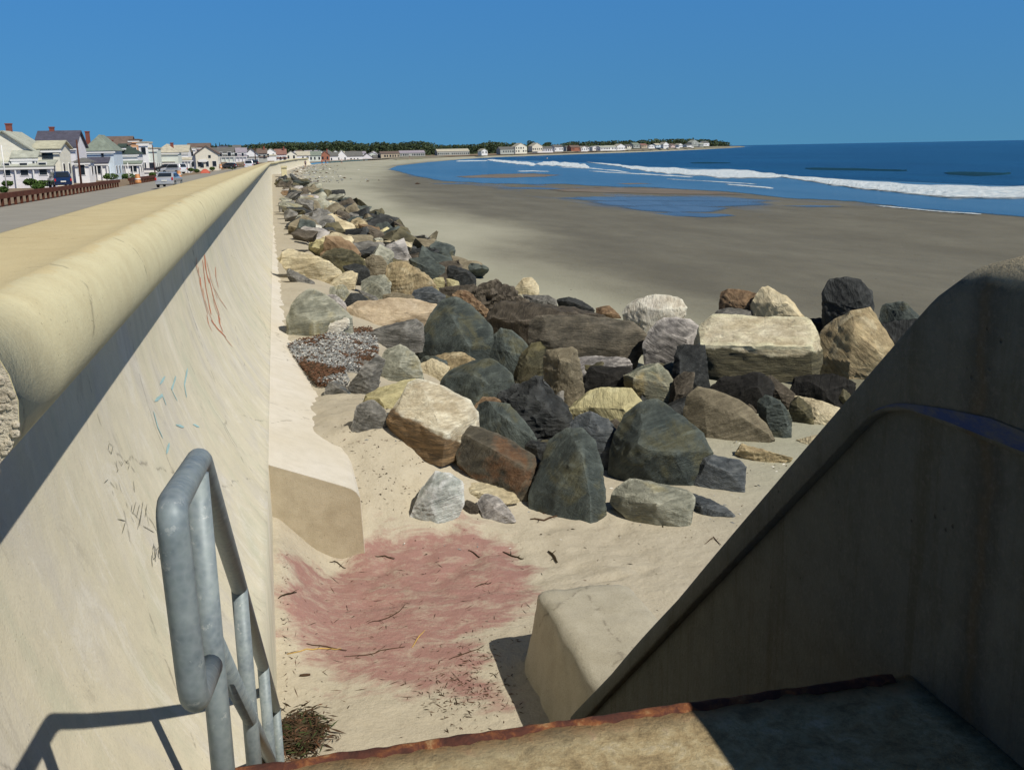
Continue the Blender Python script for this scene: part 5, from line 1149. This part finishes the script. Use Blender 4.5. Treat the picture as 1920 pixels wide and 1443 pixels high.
for i in range(22):
    a = rg.uniform(440, 700); w = rg.uniform(9, 18); Yh = float(np.interp(a, [440, 700], [420, 720])); e = float(np.interp(a, [440, 700], [284, 289])) + rg.uniform(-2, 1.5); col = rg.choice(['white', 'white', 'cream', 'lilac', 'mint'])
    house('small pale house crowded into the second row along the far curve', Yh, e + 10, [(a, a + w, e, e - rg.uniform(3, 5), 0, 9, rg.choice('xy'), col, rg.choice(['grey', 'pale', 'grey', 'brown', 'lilac']))], detail=False, ewin=False, group='second row houses at the far curve')
for i in range(16):
    a = rg.uniform(1060, 1330); w = rg.uniform(5, 9); sy = float(np.interp(a, [870, 930, 1000, 1100, 1200, 1300, 1370], [298.6, 295, 292, 288.5, 285.4, 281.2, 277.7])); Yh = onz(a, sy, ZS)[1] * 1.12; e = sy - 13.5 + (a - 1060) * .014 + rg.uniform(-.6, .6)
    house('tiny pale house among the trees higher up the headland', Yh, e + 6, [(a, a + w, e, e - rg.uniform(1.5, 2.6), 0, 14, rg.choice('xy'), rg.choice(['white', 'white', 'cream', 'grey']), rg.choice(['grey', 'pale', 'sage']))], detail=False, ewin=False, group='upper houses on the headland')
# headland body: banked strip rising behind the shore
def headland():
    px = [(690, 303, 298), (745, 303.5, 296), (800, 300.5, 294.5), (870, 296.8, 292.5), (930, 293.6, 290), (1000, 291.2, 287), (1100, 287.9, 283), (1200, 284.9, 279.5), (1300, 280.9, 276), (1350, 278.6, 274.5), (1385, 276.6, 274.4), (1396, 275.8, 275.3)]
    V = []; F = []; n = 0
    for x, ys_, yt in px:
        A = Vector(onz(x, ys_ + .5, ZS - .5)); 
        for k, f in enumerate((1.0, 1.012, 1.05, 1.3)):
            P = A * f; 
            if k == 0: P.z = ZS - .6
            elif k == 1: P.z = ZS + .9
            else: P.z = Vector(ony(x, yt, P.y)).z if k == 2 else V[-1][2]
            V.append(tuple(P))
    m = 4
    for i in range(len(px) - 1):
        for k in range(m - 1): F.append((i * m + k, (i + 1) * m + k, (i + 1) * m + k + 1, i * m + k + 1))
    return tag(mobj('headland', V, F, M['hl']), kind='structure')
gh = G('headland_ground'); nh = gh.noise(.05, gh.co((1, 1, 1)), 7, .7); gh.color(gh.ramp(nh, [(.35, (.10, .09, .07)), (.5, (.24, .21, .16)), (.65, (.12, .15, .07))])); M['hl'] = gh.m
headland()
# ------------------------------------------------------------------ woods behind, single trees, shrubs
def leaves(mb, c, rx, ry, rz, n, s, rgn):
    for i in range(n):
        d = Vector((rgn.gauss(0, 1), rgn.gauss(0, 1), rgn.gauss(0, 1))).normalized(); rr = rgn.uniform(.55, 1.05) ** .6
        p = Vector((c[0] + d.x * rx * rr, c[1] + d.y * ry * rr, c[2] + d.z * rz * rr)); a = Vector((rgn.gauss(0, 1), rgn.gauss(0, 1), rgn.gauss(0, .6))).normalized(); b = a.cross(Vector((rgn.gauss(0, 1), rgn.gauss(0, 1), rgn.gauss(0, 1)))).normalized()
        q = s * rgn.uniform(.6, 1.3); mb.poly([p + a * q, p + b * q * .7, p - a * q, p - b * q * .7])
def woods():
    topl = [(380, 274), (410, 273), (470, 271), (500, 268), (520, 266.5), (560, 267), (600, 266), (653, 264.5), (687, 271), (704, 267), (740, 269), (775, 264.5), (804, 267), (815, 271), (859, 272), (893, 270), (919, 265), (935, 267), (955, 269), (1000, 271), (1040, 272), (1070, 266.5), (1120, 265), (1180, 264), (1230, 262), (1300, 260.5), (1340, 263), (1366, 267)]
    Yl = [(380, 700), (500, 900), (700, 1000), (900, 1150), (1000, 1350), (1100, 1500), (1200, 1750), (1300, 2200), (1366, 2600)]
    mb = MB(); r2 = random.Random(5); x = 380
    while x < 1366:
        Yw = float(np.interp(x, [a[0] for a in Yl], [a[1] for a in Yl])) * r2.uniform(.96, 1.05); yt = float(np.interp(x, [a[0] for a in topl], [a[1] for a in topl])) + r2.uniform(-1.2, 2.5)
        T = ony(x, yt, Yw); B = ony(x, yt + 11, Yw); mpp = Yw / 1900; w = r2.uniform(4, 9) * mpp
        h = T[2] - (-4); cz = T[2] - w * .7
        leaves(mb, (T[0], Yw, cz), w, w, w * .75, 60, w * .22, r2)
        leaves(mb, (T[0], Yw + 4, cz - w * .9), w * 1.1, w, w * .9, 40, w * .3, r2)
        z = cz - w * 1.6
        while z > -4: leaves(mb, (T[0], Yw + r2.uniform(-4, 4), z), w * 1.1, w, w * .8, 22, w * .36, r2); z -= w
        x += 2.3
    tag(mobj('woodland', mb.v, mb.f, M['wood']), 'dark green belt of woods behind the far houses', 'woods', kind='stuff')
woods()
def tree(px, yt, yb, Yt, w, label, group=None, pine=False):
    T = ony(px, yt, Yt); B = ony(px, yb, Yt); mpp = Yt / 1900; root = empty('pine_tree' if pine else 'tree', tuple(B), label, 'tree', group)
    H = T[2] - B[2]; r2 = random.Random(int(px * 7)); mb = MB(); W = w * mpp / 2
    MB().tube([tuple(B), (B[0] + W * .05, Yt, B[2] + H * .5), (B[0], Yt, B[2] + H * .8)], [H * .035, H * .028, H * .015], 7).obj('trunk', M['trunk'], root)
    for k in range(9):
        a = r2.uniform(0, 6.28); rr = r2.uniform(0, .6) * W; f = r2.uniform(.35, .85)
        if pine: rr *= (1 - f)
        leaves(mb, (B[0] + cos(a) * rr, Yt + sin(a) * rr, B[2] + H * f), W * (.5 if not pine else .7 * (1.1 - f)), W * .5, H * .17, 55, W * .13, r2)
    mb.obj('crown', M['wood'], root)
for px, yt, yb, Yt, w, lab in [(994, 262.5, 280, 1420, 17, 'round dark tree between the two tall gables on the headland'), (919, 263, 284, 1180, 12, 'tallest dark tree left of the headland houses'), (1026, 266.5, 280, 1480, 20, 'broad dark tree above the lilac headland house'),
    (933, 265, 285, 1200, 9, 'narrow dark tree beside the tallest one'), (1284, 262, 274, 2300, 10, 'dark tree left of the largest grey house on the point'), (1312, 261, 273, 2500, 8, 'dark tree right of the largest grey house on the point'), (1340, 264, 273.5, 2650, 9, 'bushy tree near the tip of the point'), (1356, 266, 274, 2750, 9, 'lower bushy tree next to the tip of the point'), (1366, 265.5, 274, 2850, 6, 'last little tree on the point')]:
    tree(px, yt, yb, Yt, w, lab, 'trees on the headland')
for px, yt, yb, Yt, lab in [(413, 267, 285, 640, 'spiky tree top behind the cream gabled house'), (406, 268, 285, 640, 'left one of two thin tree tops behind the grey green house'), (424, 269.5, 286, 660, 'low tree top behind the lilac house')]:
    tree(px, yt, yb, Yt, 7, lab, 'trees behind the beach houses', True)
for i, (x0, x1, yt, yb, Yt, lab) in enumerate([(4, 24, 339, 348, 126, 'low green shrub at the left edge in front of the cream house'), (44, 70, 335, 347, 126, 'round green shrub in front of the cream house'), (66, 98, 338, 349, 124, 'spreading green shrub left of the dark blue car'), (193, 222, 325, 336, 170, 'big round green bush in front of the pale blue house'), (226, 254, 325, 335, 185, 'green bush in front of the white dark roofed house'), (280, 292, 323, 331, 180, 'palm like green tuft by the silver car'),
    (352, 364, 315, 321, 250, 'small green bush left of the red pile'), (364, 374, 317, 323, 250, 'dark green bush beside the red pile'), (393, 403, 313, 319, 270, 'bright green bush right of the red pile'), (426, 445, 308, 317, 280, 'green bush before the grey green house'), (0, 14, 350, 360, 110, 'dark green plant beyond the fence at the left edge'), (60, 84, 345, 354, 112, 'dry yellow green grass clump beyond the fence')]):
    a = ony(x0, yb, Yt); b = ony(x1, yt, Yt); mb = MB(); r2 = random.Random(i); W = (b[0] - a[0]) / 2; H = b[2] - a[2]; xc = (a[0] + b[0]) / 2
    leaves(mb, (xc, Yt, a[2] + H * .45), W, W * .8, H * .55, 420, .13, r2); leaves(mb, (xc - W * .4, Yt, a[2] + H * .5), W * .4, W * .4, H * .5, 160, .12, r2)
    c = (xc, Yt, a[2] - .3); root = empty('shrub', c, lab, 'shrub', 'shrubs in front of the beach houses'); mb.obj('foliage', M['leaf'], root)
    MB().tube([c, (xc, Yt, a[2] + H * .4)], [.07, .03], 6).obj('stem', M['trunk'], root)
# ------------------------------------------------------------------ timber guard rail
def guard(Y0, Y1, X0, X1, label, h=.82, sp=1.7):
    root = empty('guard_rail', (X0, Y0, -2.6 + dip(Y0)), label, 'guard rail'); n = int((Y1 - Y0) / sp)
    def pt(Y): t = (Y - Y0) / (Y1 - Y0); return X0 + (X1 - X0) * t, -2.6 + dip(Y)
    for k in range(n + 1):
        Y = Y0 + k * sp; x, z = pt(Y); MB().box(x - .08, x + .08, Y - .09, Y + .09, z - .2, z + h - .12).obj('post', M['wood_rail'], root)
    for zz in (0, ):
        xa, za = pt(Y0); xb, zb = pt(Y1); mb = MB()
        q = [(xa + .115, Y0 - .2, za + h - .33), (xb + .115, Y1, zb + h - .33), (xb + .115, Y1, zb + h), (xa + .115, Y0 - .2, za + h)]; V = q + [(x - .33, y, z) for x, y, z in q]
        mb.v = V; mb.f = [(0, 1, 2, 3), (7, 6, 5, 4), (0, 4, 5, 1), (1, 5, 6, 2), (2, 6, 7, 3), (3, 7, 4, 0)]; mb.obj('rail', M['wood_rail'], root)
guard(58, 122, -17.2, -17.0, 'long low timber guard rail on many dark posts across the road')
guard(131, 158, -17.0, -16.9, 'short stretch of timber guard rail behind the silver car')
M['orange'] = plain('orange_plastic', (.50, .22, .08), .5, .2, 5); M['redp'] = plain('red_plastic', (.50, .11, .07), .5, .2, 5)
def barrel(px, yb, Yt, label):
    P = ony(px, yb, Yt); c = (P[0], Yt, P[2]); root = empty('traffic_barrel', c, label, 'barrel', 'traffic barrels by the road')
    MB().tube([(c[0], c[1], c[2] + z) for z in (0, .05, .3, .32, .6, .62, .95, 1.0)], [.38, .36, .34, .31, .3, .27, .25, .2], 14).obj('drum', M['orange'], root, True)
    MB().tube([(c[0], c[1], c[2] + z) for z in (.40, .52)], [.335, .325], 14, False).obj('band', M['frame'], root, True)
barrel(259, 343, 126, 'orange traffic barrel at the gap in the guard rail'); barrel(336, 333, 160, 'orange traffic barrel right of the silver car'); barrel(414, 316, 250, 'orange barrel in front of the grey green house')
# red covered pile
P = ony(385, 324, 215); r_ = empty('red_tarpaulin', tuple(P), 'red tarpaulin heap at the roadside', 'tarpaulin')
me = rock_mesh('cover', [Vector((a, b, c)) for a in (-1, 1) for b in (-.7, .7) for c in (-.1,)] + [Vector((-.4, 0, .75)), Vector((.1, 0, .85)), Vector((.6, .1, .4)), Vector((-.8, 0, .3))], 1.6, M['redp'], 3, .03, 10)
o = bpy.data.objects.new('cover', me); link(o, r_)
# utility poles
def pole(px, yb, yt, Yt, label, arm=True, mat='wood_pole', r0=.16):
    B = ony(px, yb, Yt); T = ony(px, yt, Yt); root = empty('utility_pole', tuple(B), label, 'pole', 'poles along the road')
    MB().tube([(B[0], Yt, B[2] - .3), (B[0], Yt, T[2])], [r0, r0 * .7], 8).obj('shaft', M[mat], root, True)
    if arm: MB().box(B[0] - .8, B[0] + .8, Yt - .06, Yt + .06, T[2] - .5, T[2] - .35).obj('crossarm', M[mat], root)
pole(152.5, 345, 262, 140, 'dark red brown pole in front of the slate roofed house', False, r0=.14)
pole(291, 328, 272, 190, 'thin grey brown pole beside the pale green house', False, r0=.11)
pole(12, 349, 272, 118, 'slim pale pole at the left edge', False, 'frame', .07); pole(479, 300, 277, 330, 'distant pole by the end of the house row', True)
pole(242, 334, 305, 160, 'short white post before the white dark roofed house', False, 'frame', .07)
# ------------------------------------------------------------------ cars
def paint(name, c):
    g = G(name); g.color(c); g.rough(.25); g.b.inputs['Metallic'].default_value = .3; g.b.inputs['Coat Weight'].default_value = .8; return g.m
PC = {'silver': paint('silver_paint', (.50, .52, .55)), 'navy': paint('navy_paint', (.012, .03, .09)), 'white': paint('white_car_paint', (.8, .8, .82)), 'dark': paint('dark_car_paint', (.03, .03, .035)), 'red': paint('red_car_paint', (.4, .02, .02))}
M['lamp'] = plain('tail_lamp', (.5, .02, .015), .3, .1); M['plate'] = plain('plate', (.7, .7, .65), .5, .1)
def car(px, yb, Yt, pc, label, suv=False, rz=0, group='cars by the road'):
    P = ony(px, yb, Yt); root = empty('car', (P[0], Yt, P[2]), label, 'car', group); hgt = 1.72 if suv else 1.46
    prof = [(0.05, .35), (-.02, .62), (.02, .95), (.25, 1.02), (.75, hgt - .05), (1.1, hgt), (2.3, hgt), (3.15, 1.02), (4.1, .85), (4.35, .65), (4.35, .35), (3.9, .25), (.5, .25)] if not suv else [(0, .35), (-.03, .7), (0, 1.05), (.2, hgt - .05), (.5, hgt), (2.6, hgt), (3.3, 1.1), (4.3, .98), (4.5, .7), (4.5, .35), (4.1, .28), (.5, .28)]
    bm = bmesh.new(); W = .88; L = []
    for sx, wf in ((-1, 1), (1, 1)):
        L.append([bm.verts.new((sx * W * (1 if z < 1.06 else .80), y, z)) for y, z in prof])
    n = len(prof); bm.faces.new(L[0][::-1]); bm.faces.new(L[1])
    for i in range(n): bm.faces.new((L[0][i], L[0][(i + 1) % n], L[1][(i + 1) % n], L[1][i]))
    bmesh.ops.recalc_face_normals(bm, faces=bm.faces[:]); bmesh.ops.triangulate(bm, faces=[f for f in bm.faces if len(f.verts) > 4]); bev(bm, .05, 2, .35)
    bmobj('body', bm, PC[pc], root, True)
    def b(name, x0, x1, y0, y1, z0, z1, mat, par=root): o = MB(); o.box(x0, x1, y0, y1, z0, z1); return mobj(name, o.v, o.f, mat, par)
    if suv: q = [(-.66, .01, 1.12), (.66, .01, 1.12), (.6, .15, hgt - .12), (-.6, .15, hgt - .12)]
    else: q = [(-.66, .28, 1.05), (.66, .28, 1.05), (.6, .69, hgt - .1), (-.6, .69, hgt - .1)]
    mobj('rear_window', [(x, y - .035, z + .03) for x, y, z in q] + [(x, y + .03, z - .01) for x, y, z in q], [(0, 1, 2, 3), (4, 5, 6, 7), (0, 1, 5, 4), (1, 2, 6, 5), (2, 3, 7, 6), (3, 0, 4, 7)], M['glass'], root)
    for s in (-1, 1):
        y0, y1 = (.5, 2.9) if suv else (.95, 2.75)
        q = [(s * .885, y0 - .1, 1.08), (s * .885, y1 + .2, 1.08), (s * .74, y1 - .35, hgt - .1), (s * .74, y0 + .25, hgt - .1)]
        mobj('side_window', q + [(x - s * .05, y, z) for x, y, z in q], [(0, 1, 2, 3), (4, 5, 6, 7), (0, 1, 5, 4), (1, 2, 6, 5), (2, 3, 7, 6), (3, 0, 4, 7)], M['glass'], root)
        b('tail_light', s * .86 - .14 * (s > 0), s * .86 + .14 * (s < 0), -.05, .06, .72, .98, M['lamp'])
        for y in (.85, 3.55):
            t = MB(); t.tube([(s * .72, y, .33), (s * .90, y, .33)], .33, 18); tw = mobj('wheel', t.v, t.f, M['tyre'], root)
            t = MB(); t.tube([(s * .86, y, .33), (s * .915, y, .33)], .2, 12); mobj('hub_cap', t.v, t.f, M['galv'], tw)
    b('number_plate', -.26, .26, -.06, -.03, .62, .75, M['plate']); b('bumper', -.85, .85, -.07, .2, .36, .52, PC[pc] if pc != 'silver' else PC['silver'])
    root.rotation_euler.z = rz; return root
car(309, 352, 106, 'silver', 'silver hatchback parked on the road next to the sea wall', rz=-.12)
car(120, 352.5, 118, 'navy', 'dark blue car behind the long timber guard rail', True, .35)
car(345, 326, 185, 'white', 'white car with dark glass left of the red tarpaulin', True, .9)
car(334, 322, 205, 'dark', 'dark car standing behind the silver hatchback', False, 1.2)
car(467, 317, 215, 'white', 'white car driving near the far end of the wall', True, .0)
car(478, 312, 260, 'dark', 'dark car ahead of the far white car', False, .0)
car(443, 316, 270, 'dark', 'dark car parked before the lilac house', False, 1.1)
# ------------------------------------------------------------------ tiny people on the far sand and in the surf
def person(px, yb, Yt, shirt, label, pants=(.05, .05, .08)):
    P = ony(px, yb, Yt); root = empty('person', (P[0], Yt, P[2]), label, 'person', 'people far away on the beach')
    J = dict(pel=(0, 0, .95), ch=(0, 0, 1.28), nk=(0, 0, 1.5), hd=(0, .01, 1.68), sl=(-.19, 0, 1.42), el=(-.27, .02, 1.13), hl=(-.29, -.06, .86), sr=(.19, 0, 1.42), er=(.27, .02, 1.13), hr=(.29, -.06, .86), kl=(-.1, -.03, .5), fl=(-.12, .04, .08), tl=(-.12, -.14, .04), kr=(.1, .05, .5), fr=(.13, .0, .08), tr=(.13, -.18, .04), hpl=(-.1, 0, .88), hpr=(.1, 0, .88))
    R_ = dict(pel=.15, ch=.16, nk=.06, hd=.11, sl=.07, el=.045, hl=.035, sr=.07, er=.045, hr=.035, kl=.065, fl=.045, tl=.035, kr=.065, fr=.045, tr=.035, hpl=.1, hpr=.1)
    ks = list(J); E_ = [('pel', 'ch'), ('ch', 'nk'), ('nk', 'hd'), ('ch', 'sl'), ('sl', 'el'), ('el', 'hl'), ('ch', 'sr'), ('sr', 'er'), ('er', 'hr'), ('pel', 'hpl'), ('hpl', 'kl'), ('kl', 'fl'), ('fl', 'tl'), ('pel', 'hpr'), ('hpr', 'kr'), ('kr', 'fr'), ('fr', 'tr')]
    me = bpy.data.meshes.new('body'); me.from_pydata([J[k] for k in ks], [(ks.index(a), ks.index(b)) for a, b in E_], []); o = bpy.data.objects.new('body', me); link(o, root); me.materials.append(M['skin'])
    sm = o.modifiers.new('skin', 'SKIN'); sv = me.skin_vertices[0].data
    for i, k in enumerate(ks): sv[i].radius = (R_[k], R_[k]); sv[i].use_root = (k == 'pel')
    ms = plain('cloth', shirt, .9, .1); mp = plain('cloth', pants, .9, .1)
    mb = MB(); mb.tube([(0, 0, .93), (0, 0, 1.1), (0, 0, 1.3), (0, 0, 1.46)], [.185, .18, .21, .13], 12); mobj('shirt', mb.v, mb.f, ms, root, True)
    mb = MB()
    for s in (-1, 1): mb.tube([(s * .1, 0, .98), (s * .1, 0, .55)], [.14, .10], 10)
    mobj('shorts', mb.v, mb.f, mp, root, True)
    mb = MB(); mb.tube([(0, .02, 1.68), (0, .02, 1.76), (0, .02, 1.81)], [.12, .11, .05], 10); mobj('hair', mb.v, mb.f, M['twig'], root, True)
for px, yb, Yt, sh, lab in [(641, 307, 400, (.7, .7, .7), 'tiny person in a white top on the upper far beach'), (611, 309, 330, (.05, .05, .1), 'tiny person in dark clothes near the far beach wall'), (604, 309, 330, (.5, .1, .08), 'tiny person in a red top near the far beach wall'), (768, 297, 620, (.1, .1, .12), 'tiny dark figure standing on the far curve of sand'), (573, 313, 280, (.1, .1, .15), 'tiny dark figure by the wall beyond the boulders'), (1026, 301, 560, (.8, .8, .8), 'tiny bather in white standing in the surf')]:
    person(px, yb, Yt, sh, lab)
print('objects', len(S.objects))
